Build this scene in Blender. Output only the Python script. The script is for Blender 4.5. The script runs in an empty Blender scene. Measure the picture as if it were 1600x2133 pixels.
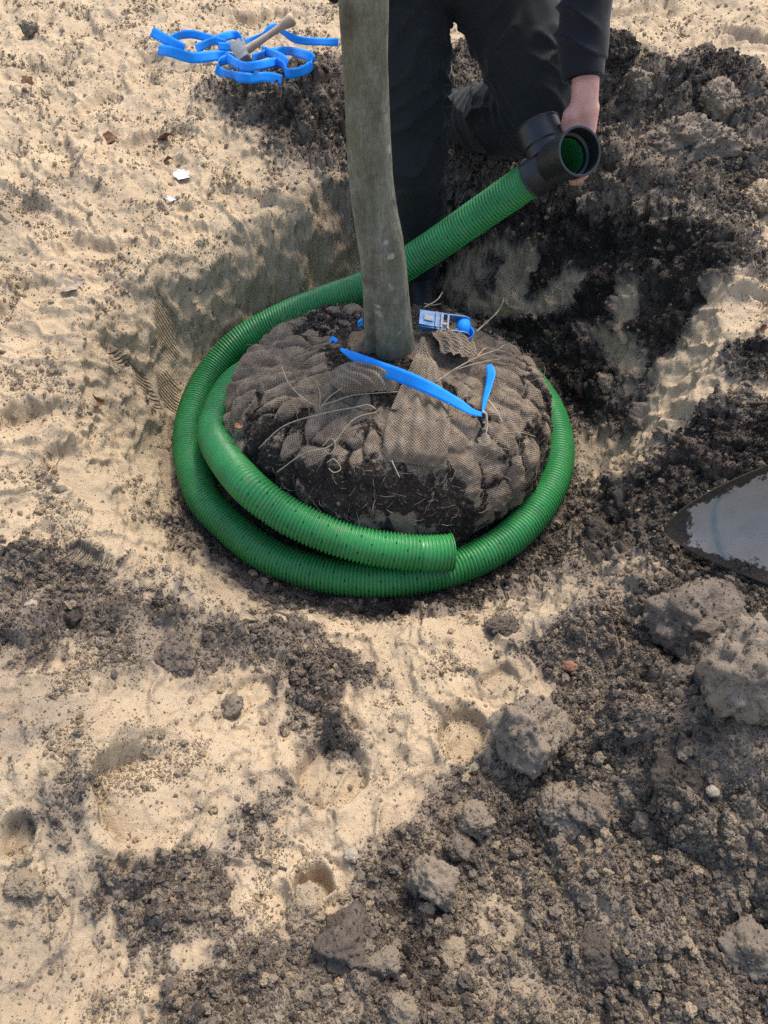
import bpy, math, random
import numpy as np
from mathutils import Vector, Matrix

random.seed(7)
RNG = np.random.default_rng(11)
SC = bpy.context.scene
COL = SC.collection

# ----------------------------------------------------------------------------
# camera, sky, sun, exposure
# ----------------------------------------------------------------------------
CAM_H, PITCH, FPX = 1.12, math.radians(50.0), 1674.0
cam_data = bpy.data.cameras.new('camera')
cam = bpy.data.objects.new('camera', cam_data)
COL.objects.link(cam)
cam.location = (0, 0, CAM_H)
cam.rotation_euler = (math.pi / 2 - PITCH, 0, 0)
cam_data.sensor_fit = 'VERTICAL'
cam_data.angle = 2 * math.atan(1066.5 / FPX)
cam_data.clip_start = 0.02
cam_data.clip_end = 500
SC.camera = cam

SUN_AZ, SUN_EL = math.radians(30), math.radians(57)
world = bpy.data.worlds.new('World')
SC.world = world
world.use_nodes = True
wn = world.node_tree
wn.nodes.clear()
w_out = wn.nodes.new('ShaderNodeOutputWorld')
w_bg = wn.nodes.new('ShaderNodeBackground')
w_sky = wn.nodes.new('ShaderNodeTexSky')
w_sky.sky_type = 'NISHITA'
w_sky.sun_disc = False
w_sky.sun_elevation = SUN_EL
w_sky.sun_rotation = SUN_AZ
w_sky.air_density = 1.0
w_sky.dust_density = 2.4
w_sky.ozone_density = 0.5
w_bg.inputs['Strength'].default_value = 0.15
wn.links.new(w_sky.outputs[0], w_bg.inputs[0])
wn.links.new(w_bg.outputs[0], w_out.inputs[0])

sun_data = bpy.data.lights.new('sun', 'SUN')
sun_data.energy = 1.75
sun_data.angle = math.radians(15)
sun_data.color = (1.0, 0.95, 0.865)
sun = bpy.data.objects.new('sun', sun_data)
COL.objects.link(sun)
TO_SUN = Vector((math.sin(SUN_AZ) * math.cos(SUN_EL), math.cos(SUN_AZ) * math.cos(SUN_EL), math.sin(SUN_EL)))
sun.rotation_euler = TO_SUN.to_track_quat('Z', 'Y').to_euler()
sun.location = (2, 3, 5)

SC.view_settings.view_transform = 'Standard'
SC.view_settings.look = 'None'
SC.view_settings.gamma = 1.0
SC.view_settings.use_curve_mapping = False
SC.view_settings.exposure = 1.13
SC.render.engine = 'CYCLES'
SC.cycles.use_denoising = False
SC.cycles.max_bounces = 6
SC.cycles.diffuse_bounces = 3

# ----------------------------------------------------------------------------
# helpers: picture point -> place in the scene
# ----------------------------------------------------------------------------
CP, SP = math.cos(PITCH), math.sin(PITCH)

def ray(px, py):
    a = (px - 800.0) / FPX
    b = (1066.5 - py) / FPX
    return Vector((a, CP + b * SP, -SP + b * CP))

def aty(px, py, y):
    d = ray(px, py)
    t = y / d.y
    return Vector((d.x * t, y, CAM_H + d.z * t))

def atz(px, py, z):
    d = ray(px, py)
    t = (z - CAM_H) / d.z
    return Vector((d.x * t, d.y * t, z))

# ----------------------------------------------------------------------------
# noise
# ----------------------------------------------------------------------------
def _hash(ix, iy, iz, seed):
    h = (ix.astype(np.int64) * 374761393 + iy.astype(np.int64) * 668265263 + iz.astype(np.int64) * 2147483647 + seed * 974711) & 0xFFFFFFFF
    h = ((h ^ (h >> 13)) * 1274126177) & 0xFFFFFFFF
    h = ((h ^ (h >> 16)) * 2246822519) & 0xFFFFFFFF
    return (h ^ (h >> 15)) & 0xFFFFFFFF

def noise2(x, y, seed=0):
    x = np.asarray(x, float); y = np.asarray(y, float)
    ix = np.floor(x); iy = np.floor(y)
    fx = x - ix; fy = y - iy
    ix = ix.astype(np.int64); iy = iy.astype(np.int64)
    u = fx * fx * fx * (fx * (fx * 6 - 15) + 10); v = fy * fy * fy * (fy * (fy * 6 - 15) + 10)
    zz = np.zeros_like(ix)
    def g(dx, dy):
        a = _hash(ix + dx, iy + dy, zz, seed) * (2 * np.pi / 4294967296.0)
        return np.cos(a) * (fx - dx) + np.sin(a) * (fy - dy)
    a0 = g(0, 0); a1 = g(1, 0); b0 = g(0, 1); b1 = g(1, 1)
    a0 = a0 + u * (a1 - a0); b0 = b0 + u * (b1 - b0)
    return (a0 + v * (b0 - a0)) * 1.5

def fbm2(x, y, seed=0, octs=4, gain=0.5, lac=2.03):
    s = 0; a = 1.0; f = 1.0
    for k in range(octs):
        s = s + a * noise2(x * f, y * f, seed + 17 * k)
        a *= gain; f *= lac
    return s

def noise3(p, seed=0):
    ip = np.floor(p); f = p - ip; ip = ip.astype(np.int64)
    u = f * f * (3 - 2 * f)
    def v(a, b, c):
        return _hash(ip[:, 0] + a, ip[:, 1] + b, ip[:, 2] + c, seed) / 2147483648.0 - 1.0
    x00 = v(0,0,0) * (1-u[:,0]) + v(1,0,0) * u[:,0]
    x10 = v(0,1,0) * (1-u[:,0]) + v(1,1,0) * u[:,0]
    x01 = v(0,0,1) * (1-u[:,0]) + v(1,0,1) * u[:,0]
    x11 = v(0,1,1) * (1-u[:,0]) + v(1,1,1) * u[:,0]
    y0 = x00 * (1-u[:,1]) + x10 * u[:,1]; y1 = x01 * (1-u[:,1]) + x11 * u[:,1]
    return y0 * (1-u[:,2]) + y1 * u[:,2]

def fbm3(p, seed=0, octs=4, gain=0.5):
    s = 0; a = 1.0; f = 1.0
    for k in range(octs):
        s = s + a * noise3(p * f, seed + 13 * k); a *= gain; f *= 2.07
    return s

def cells2(x, y, seed=0, jitter=0.9, second=False):
    """distance to the nearest cell point and that cell's random number"""
    ix = np.floor(x).astype(np.int64); iy = np.floor(y).astype(np.int64)
    best = np.full(x.shape, 9.0); nxt = np.full(x.shape, 9.0); rid = np.zeros(x.shape); zz = np.zeros_like(ix)
    for dx in (-1, 0, 1):
        for dy in (-1, 0, 1):
            h = _hash(ix + dx, iy + dy, zz, seed)
            jx = (h & 0xFFFF) / 65536.0; jy = (h >> 16) / 65536.0
            d = (ix + dx + 0.5 + (jx - 0.5) * jitter - x) ** 2 + (iy + dy + 0.5 + (jy - 0.5) * jitter - y) ** 2
            m = d < best
            if second: nxt = np.where(m, best, np.minimum(nxt, d))
            best = np.where(m, d, best)
            rid = np.where(m, (_hash(ix + dx, iy + dy, zz, seed + 5) & 0xFFFF) / 65536.0, rid)
    if second: return np.sqrt(best), rid, np.sqrt(nxt) - np.sqrt(best)
    return np.sqrt(best), rid

def sstep(a, b, x):
    t = np.clip((x - a) / (b - a), 0, 1)
    return t * t * (3 - 2 * t)

# ----------------------------------------------------------------------------
# mesh helpers
# ----------------------------------------------------------------------------
def quick_mesh(name, verts, quads, smooth=True):
    me = bpy.data.meshes.new(name)
    verts = np.asarray(verts, np.float32); quads = np.asarray(quads, np.int32)
    n = quads.shape[1]
    me.vertices.add(len(verts)); me.vertices.foreach_set('co', verts.ravel())
    me.loops.add(quads.size); me.loops.foreach_set('vertex_index', quads.ravel())
    me.polygons.add(len(quads))
    me.polygons.foreach_set('loop_start', np.arange(0, quads.size, n, dtype=np.int32))
    me.polygons.foreach_set('loop_total', np.full(len(quads), n, np.int32))
    me.polygons.foreach_set('use_smooth', np.full(len(quads), smooth, bool))
    me.update(calc_edges=True)
    return me

def link(name, me, mat=None, parent=None):
    o = bpy.data.objects.new(name, me)
    COL.objects.link(o)
    if mat is not None and me is not None:
        if len(me.materials) == 0:
            me.materials.append(mat)
    if parent is not None:
        o.parent = parent
    return o

def tag(o, label=None, cat=None, group=None, kind=None):
    if label: o['label'] = label
    if cat: o['category'] = cat
    if group: o['group'] = group
    if kind: o['kind'] = kind
    return o

def empty(name, loc=(0, 0, 0)):
    """an Empty at a thing's base; its parts keep scene coordinates through rebase()"""
    o = bpy.data.objects.new(name, None)
    COL.objects.link(o)
    o.location = loc
    o.empty_display_size = 0.05
    return o

def part(name, me, mat, root):
    """mesh given in scene coordinates, made a child of root"""
    o = link(name, me, mat, root)
    p = root
    off = Vector((0, 0, 0))
    while p is not None:
        off += Vector(p.location); p = p.parent
    o.location = -off
    return o

def subpart(name, me, mat, par):
    return link(name, me, mat, par)          # its parent already sits at minus the root's place

class MB:
    """collects tubes, boxes and sheets into one mesh"""
    def __init__(s):
        s.v = []; s.f = []; s.n = 0
    def add(s, v, f):
        s.v.append(np.asarray(v, float)); 
        for q in f: s.f.append([i + s.n for i in q])
        s.n += len(v)
    def tube(s, pts, rad, seg=8, cap=True):
        v, f = sweep(pts, rad, seg, cap); s.add(v, f)
    def box(s, c, sx, sy, sz, R=None):
        v = np.array([(x, y, z) for x in (-.5, .5) for y in (-.5, .5) for z in (-.5, .5)]) * (sx, sy, sz)
        if R is not None: v = v @ np.array(R).T
        s.add(v + np.array(c), [(0,1,3,2),(4,6,7,5),(0,4,5,1),(2,3,7,6),(0,2,6,4),(1,5,7,3)])
    def mesh(s, name, smooth=True):
        me = bpy.data.meshes.new(name)
        me.from_pydata(np.concatenate(s.v).tolist(), [], s.f)
        me.polygons.foreach_set('use_smooth', np.full(len(me.polygons), smooth, bool))
        me.update()
        return me

def frames(P):
    P = np.asarray(P, float)
    T = np.gradient(P, axis=0); T /= np.linalg.norm(T, axis=1)[:, None] + 1e-12
    N = np.zeros_like(P)
    a = np.array((0, 0, 1.0)) if abs(T[0][2]) < .9 else np.array((1.0, 0, 0))
    n = a - T[0] * a.dot(T[0]); n /= np.linalg.norm(n); N[0] = n
    for i in range(1, len(P)):
        n = n - T[i] * n.dot(T[i]); n /= np.linalg.norm(n) + 1e-12; N[i] = n
    return T, N, np.cross(T, N)

def sweep(pts, rad, seg=8, cap=True):
    P = np.asarray(pts, float); m = len(P)
    rad = np.full(m, rad) if np.isscalar(rad) else np.asarray(rad, float)
    T, N, B = frames(P)
    a = np.arange(seg) * 2 * np.pi / seg
    V = P[:, None, :] + rad[:, None, None] * (np.cos(a)[None, :, None] * N[:, None, :] + np.sin(a)[None, :, None] * B[:, None, :])
    V = V.reshape(-1, 3)
    F = []
    for i in range(m - 1):
        for j in range(seg):
            k = (j + 1) % seg
            F.append((i * seg + j, i * seg + k, (i + 1) * seg + k, (i + 1) * seg + j))
    if cap:
        F.append(tuple(range(seg - 1, -1, -1))); F.append(tuple((m - 1) * seg + j for j in range(seg)))
    return V, F

def spline(pts, n, closed=False):
    """Catmull-Rom through pts, resampled evenly to n points"""
    P = np.asarray([tuple(p) for p in pts], float)
    Q = np.vstack([2 * P[0] - P[1], P, 2 * P[-1] - P[-2]])
    out = []
    for i in range(1, len(Q) - 2):
        p0, p1, p2, p3 = Q[i-1], Q[i], Q[i+1], Q[i+2]
        t = np.linspace(0, 1, 40, endpoint=False)[:, None]
        out.append(0.5 * (2*p1 + (p2-p0)*t + (2*p0-5*p1+4*p2-p3)*t**2 + (3*p1-p0-3*p2+p3)*t**3))
    out.append(P[-1:])
    C = np.vstack(out)
    s = np.concatenate([[0], np.cumsum(np.linalg.norm(np.diff(C, axis=0), axis=1))])
    u = np.linspace(0, s[-1], n)
    return np.stack([np.interp(u, s, C[:, k]) for k in range(C.shape[1])], 1)

def path_len(P):
    return float(np.linalg.norm(np.diff(P, axis=0), axis=1).sum())

def ribbon(path, wdir, width, thick=0.0016):
    """flat webbing along path; wdir per point = direction across the band"""
    P = np.asarray(path, float); m = len(P)
    T = np.gradient(P, axis=0); T /= np.linalg.norm(T, axis=1)[:, None] + 1e-12
    W = np.asarray(wdir, float); W = W - T * (W * T).sum(1)[:, None]; W /= np.linalg.norm(W, axis=1)[:, None] + 1e-12
    Nn = np.cross(T, W)
    wd = np.full(m, width) if np.isscalar(width) else np.asarray(width, float)
    V = []; F = []
    nc = 5
    for side in (1, -1):
        for c in range(nc):
            V.append(P + W * (wd * (c / (nc - 1) - .5))[:, None] + Nn * side * thick / 2)
    V = np.stack(V, 1).reshape(-1, 3)
    K = 2 * nc
    ring = list(range(nc)) + list(range(2 * nc - 1, nc - 1, -1))
    for i in range(m - 1):
        for j in range(K):
            a, b = ring[j], ring[(j + 1) % K]
            F.append((i*K + a, i*K + b, (i+1)*K + b, (i+1)*K + a))
    F.append(tuple(ring[::-1])); F.append(tuple((m-1)*K + r for r in ring))
    return V, F

# ----------------------------------------------------------------------------
# materials
# ----------------------------------------------------------------------------
class NT:
    def __init__(s, name):
        s.m = bpy.data.materials.new(name); s.m.use_nodes = True
        s.t = s.m.node_tree; s.t.nodes.clear()
        s.out = s.t.nodes.new('ShaderNodeOutputMaterial')
        s.b = s.t.nodes.new('ShaderNodeBsdfPrincipled')
        s.t.links.new(s.b.outputs[0], s.out.inputs[0])
    def n(s, typ, **kw):
        nd = s.t.nodes.new(typ)
        for k, v in kw.items():
            if k.startswith('i_'):
                key = k[2:]
                key = int(key) if key.isdigit() else key.replace('_', ' ')
                nd.inputs[key].default_value = v
            else: setattr(nd, k, v)
        return nd
    def l(s, a, b): s.t.links.new(a, b)
    def coord(s, kind='Object', scale=None):
        c = s.n('ShaderNodeTexCoord').outputs[kind]
        if scale is not None:
            mp = s.n('ShaderNodeMapping'); mp.inputs['Scale'].default_value = scale
            s.l(c, mp.inputs[0]); c = mp.outputs[0]
        return c
    def noise(s, co, scale, detail=4, rough=0.6):
        nd = s.n('ShaderNodeTexNoise'); nd.inputs['Scale'].default_value = scale
        nd.inputs['Detail'].default_value = detail; nd.inputs['Roughness'].default_value = rough
        s.l(co, nd.inputs['Vector']); return nd.outputs['Fac']
    def ramp(s, fac, stops, interp='LINEAR'):
        r = s.n('ShaderNodeValToRGB'); e = r.color_ramp.elements; r.color_ramp.interpolation = interp
        while len(e) < len(stops): e.new(0.5)
        for k, (p, c) in enumerate(stops):
            e[k].position = p; e[k].color = (c[0], c[1], c[2], 1) if not np.isscalar(c) else (c, c, c, 1)
        s.l(fac, r.inputs[0]); return r.outputs[0]
    def mix(s, fac, a, b, mode='MIX'):
        m = s.n('ShaderNodeMix', data_type='RGBA', blend_type=mode)
        for idx, v in ((0, fac), (6, a), (7, b)):
            if isinstance(v, (int, float)): m.inputs[idx].default_value = v
            elif isinstance(v, tuple): m.inputs[idx].default_value = (v[0], v[1], v[2], 1)
            else: s.l(v, m.inputs[idx])
        return m.outputs[2]
    def math(s, op, a, b=None, clamp=False):
        m = s.n('ShaderNodeMath', operation=op, use_clamp=clamp)
        for idx, v in ((0, a), (1, b)):
            if v is None: continue
            if isinstance(v, (int, float)): m.inputs[idx].default_value = v
            else: s.l(v, m.inputs[idx])
        return m.outputs[0]
    def attr(s, name, typ='GEOMETRY', out='Fac'):
        return s.n('ShaderNodeAttribute', attribute_name=name, attribute_type=typ).outputs[out]
    def bump(s, h, strength, dist, prev=None):
        b = s.n('ShaderNodeBump'); b.inputs['Strength'].default_value = strength; b.inputs['Distance'].default_value = dist
        s.l(h, b.inputs['Height'])
        if prev is not None: s.l(prev, b.inputs['Normal'])
        return b.outputs[0]
    def set(s, **kw):
        for k, v in kw.items():
            key = k.replace('_', ' ')
            if isinstance(v, (int, float)): s.b.inputs[key].default_value = v
            elif isinstance(v, tuple): s.b.inputs[key].default_value = (v[0], v[1], v[2], 1) if len(s.b.inputs[key].default_value) == 4 else v
            else: s.l(v, s.b.inputs[key])

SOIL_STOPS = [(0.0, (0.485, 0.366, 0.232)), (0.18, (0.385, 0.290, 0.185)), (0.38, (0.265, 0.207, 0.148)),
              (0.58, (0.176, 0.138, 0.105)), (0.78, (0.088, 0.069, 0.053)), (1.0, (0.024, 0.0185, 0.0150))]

def soil_material(name, typ):
    t = NT(name)
    co = t.coord('Object', {'GEOMETRY': None, 'OBJECT': (.06, .06, .06), 'INSTANCER': (.02, .02, .02)}[typ])
    v = t.attr('soil', typ)
    n1 = t.noise(co, 55, 5, 0.65); n2 = t.noise(co, 330, 3, 0.7)
    d = t.math('ADD', t.math('MULTIPLY', t.math('SUBTRACT', n1, 0.5), 0.34), t.math('MULTIPLY', t.math('SUBTRACT', n2, 0.5), 0.42))
    w = t.math('ADD', t.math('MULTIPLY', v, 0.7), 0.3)
    v2 = t.math('ADD', v, t.math('MULTIPLY', d, w), clamp=True)
    c = t.ramp(v2, SOIL_STOPS)
    # pale quartz grains and dry grey dust
    n3 = t.noise(co, 900, 2, 0.5)
    g = t.ramp(n3, [(0.66, 0.0), (0.74, 1.0)])
    c = t.mix(t.math('MULTIPLY', g, 0.30), c, (0.46, 0.41, 0.34))
    n4 = t.noise(co, 9, 4, 0.6)
    c = t.mix(t.ramp(n4, [(0.45, 0.0), (0.75, 0.35)]), c, t.mix(0.5, c, (0.30, 0.275, 0.24)))
    t.set(Base_Color=c, Roughness=0.95, Specular_IOR_Level=0.12)
    if typ == 'GEOMETRY':
        hb = t.math('ADD', t.math('MULTIPLY', n2, 0.8), t.math('MULTIPLY', n3, 0.5))
        b = t.bump(hb, 0.55, 0.004)
        b = t.bump(t.noise(co, 120, 4, 0.6), 0.45, 0.008, b)
        # corrugated imprints that the ribbed pipe pressed into the sand
        ph = t.attr('rib_phase'); mk = t.attr('rib_mask')
        s = t.math('MULTIPLY', t.math('SINE', ph), mk)
        b = t.bump(s, 1.0, 0.006, b)
        t.set(Normal=b)
    else:
        t.set(Normal=t.bump(t.math('ADD', n2, t.noise(co, 120, 4, .65)), 0.8, 0.004))
    return t.m

MAT_GROUND = soil_material('bare_sandy_soil', 'GEOMETRY')
MAT_CRUMB = soil_material('soil_crumb', 'INSTANCER')
MAT_CLOD = soil_material('soil_clod_surface', 'OBJECT')

# ----------------------------------------------------------------------------
# ground: planting pit dug in sand, with heaps of dark topsoil round it
# ----------------------------------------------------------------------------
PX, PY = -0.02, 1.48
FLOOR_Z = -0.372
#            angle   floor  rim   rim height
PIT = np.array([(-45, 0.52, 0.82, -0.11), (-18, 0.53, 0.80, -0.02), (0, 0.54, 0.82, 0.03), (25, 0.56, 0.89, 0.08), (45, 0.57, 0.92, 0.09),
                (70, 0.60, 0.85, 0.05), (90, 0.66, 0.82, -0.01), (112, 0.52, 0.66, -0.04), (135, 0.525, 0.66, -0.06),
                (160, 0.545, 0.68, -0.04), (180, 0.54, 0.68, -0.04), (205, 0.525, 0.72, -0.06), (225, 0.50, 0.78, -0.14),
                (250, 0.50, 0.70, -0.22), (270, 0.52, 0.66, -0.25), (292, 0.53, 0.72, -0.21)])

def pit_tables(th):
    a = np.degrees(th)
    A = np.concatenate([PIT[:, 0] - 360, PIT[:, 0], PIT[:, 0] + 360])
    res = []
    fine = np.linspace(-45 - 60, 315 + 60, 900)
    k = np.hanning(33); k /= k.sum()
    for c in (1, 2, 3):
        v = np.interp(fine, A, np.tile(PIT[:, c], 3))
        v = np.convolve(np.pad(v, 16, mode='edge'), k, 'valid')
        res.append(np.interp(np.mod(a + 45, 360) - 45, fine, v))
    return res

HEAPS = [(0.95, 2.35, 0.34, 0.26, 0.24), (0.64, 2.45, 0.20, 0.18, 0.17), (1.25, 1.95, 0.25, 0.30, 0.10),
         (-0.20, 2.52, 0.22, 0.20, 0.12), (-0.42, 2.62, 0.18, 0.12, 0.05), (0.15, 2.75, 0.35, 0.2, 0.13),
         (0.56, 0.52, 0.16, 0.17, 0.13), (0.78, 0.62, 0.12, 0.10, 0.05), (0.82, 1.10, 0.14, 0.10, 0.09),
         (0.35, 0.25, 0.14, 0.10, 0.05), (-0.50, 0.86, 0.12, 0.10, 0.04), (-0.55, 0.45, 0.18, 0.12, 0.05)]

def base_height(x, y, unrolled=False):
    x = np.asarray(x, float); y = np.asarray(y, float)
    dx, dy = x - PX, y - PY
    r = np.hypot(dx, dy); th = np.arctan2(dy, dx)
    rf, rr, zr = pit_tables(th)
    wob = 0.020 * noise2(x * 5.0 + 3, y * 5.0, 41) + 0.006 * noise2(x * 17.0, y * 17.0, 42)
    rr = rr + wob; rf = rf + 0.5 * wob
    F = -0.045 + 0.035 * sstep(1.8, 4.0, y)
    F = F + (-0.11) * np.exp(-((y - 0.55) / 0.35) ** 2) * sstep(-0.55, -0.1, x) * (1 - sstep(0.15, 0.6, x))
    F = F - 0.05 * (1 - sstep(0.3, 1.0, y)) + 0.035 * sstep(0.3, 0.8, -x) * sstep(.6, 1.2, y)
    for hx, hy, sx, sy, a in HEAPS:
        F = F + a * np.exp(-((x - hx) / sx) ** 2 - ((y - hy) / sy) ** 2)
    t = np.clip((r - rf) / np.maximum(rr - rf, 0.03), 0, 1)
    prof = 0.35 * t + 0.65 * t * t * (3 - 2 * t)
    w = sstep(0.0, 0.36, r - rr)
    outer = zr * (1 - w) + F * w
    if unrolled:
        un = 1.15 * (zr - FLOOR_Z) * prof / (r + 1e-6)
        return x + dx * un, y + dy * un
    return FLOOR_Z + (outer - FLOOR_Z) * prof

def at(px, py, lift=0.0):
    """where the line of sight through a picture point meets the ground"""
    d = ray(px, py)
    ts = np.linspace(0.3, 6.5, 900)
    X, Y, Z = d.x * ts, d.y * ts, CAM_H + d.z * ts
    below = Z < base_height(X, Y) + lift
    k = int(np.argmax(below)) if below.any() else len(ts) - 1
    return np.array((X[k], Y[k]))

# soil colour regions, plus painted shade in the heel print: (soil value, softness in m, outline)
REG = [
 # left field, dull and crumbly bits
 (.30, .05, [(0,420),(60,420),(75,480),(40,540),(0,560)]),
 (.16, .06, [(120,700),(260,650),(330,730),(300,850),(180,920),(60,880)]),
 (.22, .05, [(480,600),(600,560),(740,560),(740,640),(560,700),(460,690)]),
 (.24, .05, [(0,1850),(120,1900),(230,2000),(340,2160),(-330,2160)]),
 (.27, .05, [(-330,1430),(120,1400),(180,1480),(160,1560),(-330,1620)]),
 # back-left heap
 (.66, .05, [(415,200),(480,165),(560,140),(640,125),(740,120),(900,130),(960,170),(930,330),(740,420),(640,395),(560,310),(470,255)]),
 (.85, .05, [(520,200),(700,150),(725,250),(640,290),(560,250)]),
 (.32, .05, [(560,330),(640,350),(730,380),(745,470),(660,450),(580,400)]),
 # soil behind the legs and the right heap
 (.74, .06, [(900,140),(1000,120),(1250,90),(1330,112),(1420,125),(1500,120),(1600,180),(2150,240),(2150,420),(1600,410),(1550,500),(1420,450),(1300,430),(1200,400),(1000,430),(900,420)]),
 (.45, .04, [(1300,260),(1400,230),(1500,270),(1480,330),(1380,370),(1290,330)]),
 (.48, .05, [(1230,390),(1330,360),(1400,430),(1330,480),(1240,450)]),
 (.42, .04, [(1300,150),(1360,160),(1350,210),(1290,220)]),
 (.46, .04, [(1540,260),(1620,300),(1620,400),(1560,400)]),
 # back-right wall
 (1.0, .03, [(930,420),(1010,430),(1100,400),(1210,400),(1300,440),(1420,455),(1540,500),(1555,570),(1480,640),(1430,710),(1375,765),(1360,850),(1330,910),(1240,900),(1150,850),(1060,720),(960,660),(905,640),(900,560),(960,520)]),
 (.12, .012, [(985,512),(1060,490),(1135,515),(1125,560),(1098,618),(1135,620),(1182,558),(1232,572),(1198,640),(1170,655),(1120,668),(1060,668),(1000,650),(940,640),(920,590),(955,545)]),
 (.85, .015, [(1010,540),(1040,528),(1060,545),(1040,570),(1015,560)]),
 (.85, .015, [(990,590),(1030,570),(1035,600),(1000,625)]),
 (.12, .012, [(1298,590),(1346,595),(1336,640),(1320,700),(1345,735),(1352,775),(1320,792),(1288,782),(1240,722),(1212,685),(1240,678),(1290,700),(1278,668),(1288,640)]),
 (.25, .02, [(1262,800),(1345,792),(1335,832),(1278,835)]),
 # right sand lump and its dark crumbs
 (.02, .03, [(1600,560),(1500,645),(1440,715),(1380,775),(1350,870),(1320,950),(1390,930),(1440,860),(1520,820),(2150,850),(2150,700),(2150,540)]),
 (.82, .02, [(1505,720),(1560,700),(1600,730),(1600,800),(1540,810),(1500,770)]),
 (.7, .03, [(1545,500),(1600,540),(1590,590),(1550,580)]),
 # floor of the pit
 (.80, .05, [(330,1090),(420,1170),(560,1260),(760,1300),(960,1290),(1130,1230),(1230,1120),(1230,900),(1100,780),(700,700),(470,760),(400,900),(380,1020)]),
 (.30, .03, [(1195,890),(1290,905),(1330,965),(1260,1000),(1205,1010)]),
 # right slope
 (.88, .04, [(1340,1000),(1400,900),(1480,850),(1620,855),(2150,1000),(2150,1280),(1500,1300),(1380,1180),(1230,1180),(1200,1090),(1240,1020)]),
 # foreground soil on the right
 (.55, .04, [(1150,1260),(1230,1190),(1400,1200),(2150,1270),(2150,2200),(340,2200),(330,2060),(260,1960),(170,1900),(160,1840),(230,1795),(330,1800),(480,1770),(500,1700),(600,1640),(640,1660),(590,1740),(540,1790),(490,1890),(560,1940),(690,1910),(700,1830),(790,1740),(850,1680),(870,1600),(1000,1590),(1030,1540),(1150,1460),(1140,1430),(1000,1430),(1040,1360)]),
 (.80, .05, [(1330,1330),(1480,1250),(2150,1270),(2150,1500),(1480,1430),(1350,1440)]),  # darker patch below the shovel blade
 (.52, .05, [(1180,1180),(1290,1170),(1330,1240),(1200,1310),(1100,1340),(1060,1300)]),
 (.12, .03, [(980,1290),(1090,1280),(1180,1230),(1210,1260),(1080,1340),(1000,1370),(900,1360)]),
 (.35, .04, [(1140,1640),(1230,1640),(1260,1760),(1170,1770),(1110,1720)]),
 (.25, .05, [(1010,1850),(1090,1860),(1110,1920),(1070,1970),(1000,1960)]),
 (.38, .05, [(900,2040),(1060,2000),(1120,2060),(1040,2133),(880,2133)]),
 (.80, .04, [(1350,1600),(1440,1600),(1450,1680),(1360,1680)]),
 (.78, .05, [(830,1900),(900,1960),(870,2100),(760,2060)]),
 # dark band across the left foreground
 (.58, .04, [(-330,1190),(60,1120),(130,1130),(250,1200),(340,1250),(420,1290),(560,1290),(760,1340),(880,1400),(830,1450),(730,1440),(740,1540),(690,1560),(600,1480),(540,1400),(480,1390),(400,1430),(300,1380),(150,1330),(60,1400),(-330,1440)]),
 (.36, .03, [(150,1395),(235,1310),(420,1300),(440,1330),(330,1390),(290,1425),(170,1430)]),
 (.55, .03, [(600,1470),(700,1480),(745,1545),(735,1605),(650,1570)]),  # shade inside the heel print, painted in as a darker soil value
 (.10, .03, [(760,1340),(900,1370),(1000,1370),(960,1420),(1020,1500),(880,1480),(860,1600),(850,1690),(760,1740),(690,1760),(560,1740),(620,1690),(700,1680),(760,1620),(740,1480),(830,1440)]),
 (.12, .02, [(880,1480),(960,1460),(1030,1490),(1020,1560),(960,1590),(890,1560)]),
 (.18, .02, [(1000,1395),(1080,1370),(1150,1430),(1060,1450)]),
 (.40, .03, [(60,1640),(150,1600),(215,1640),(200,1720),(170,1790),(60,1720)]),
 (.03, .02, [(520,1800),(640,1760),(720,1790),(735,1850),(690,1900),(600,1930),(510,1890)]),
 (.08, .03, [(350,1980),(420,1940),(450,1990),(390,2020)]),
]
REGW = [(v, s, np.array([at(a, b) for a, b in p])) for v, s, p in REG]

def poly_sd(x, y, P):
    d = np.full(x.shape, 1e9); inside = np.zeros(x.shape, bool)
    n = len(P)
    for i in range(n):
        ax, ay = P[i]; bx, by = P[(i + 1) % n]
        ex, ey = bx - ax, by - ay
        t = np.clip(((x - ax) * ex + (y - ay) * ey) / (ex * ex + ey * ey + 1e-12), 0, 1)
        d = np.minimum(d, (x - ax - t * ex) ** 2 + (y - ay - t * ey) ** 2)
        c = ((ay > y) != (by > y)) & (x < ex * (y - ay) / (ey if abs(ey) > 1e-12 else 1e-12) + ax)
        inside ^= c
    d = np.sqrt(d)
    return np.where(inside, d, -d)

# footprints and holes: (picture point, half length, half width, turn, depth)
PRINTS = [(295,1650,.082,.066,100,.034),(690,1615,.066,.060,60,.040),(650,1850,.031,.027,30,.050),(960,1530,.052,.040,75,.034),
          (520,1440,.042,.034,40,.022),(35,1745,.030,.022,80,.030),(1050,1890,.060,.040,80,.020),(130,1480,.07,.05,10,.012),
          (600,470,.10,.05,20,.02),(520,420,.12,.05,150,.03),(330,300,.13,.05,30,.025),(120,330,.13,.06,120,.03),(210,520,.12,.05,10,.03),
          (60,620,.12,.05,60,.03),(250,640,.12,.05,160,.025),(400,500,.10,.05,80,.022),(100,150,.14,.06,30,.03),(300,160,.14,.05,100,.03),
          (200,230,.14,.05,70,.026),(60,880,.10,.05,40,.03),(180,1010,.09,.05,140,.026),(560,40,.16,.06,20,.03),
          (170,60,.16,.06,120,.03),(1400,40,.16,.06,60,.03),(1550,80,.16,.06,140,.03),(1330,30,.15,.06,20,.03),(90,450,.12,.05,150,.025),
          (1040,1410,.04,.03,20,.015),(1560,640,.06,.04,60,.02)]
PRW = [(at(a, b), hl, hw, math.radians(t), d) for a, b, hl, hw, t, d in PRINTS]

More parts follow.
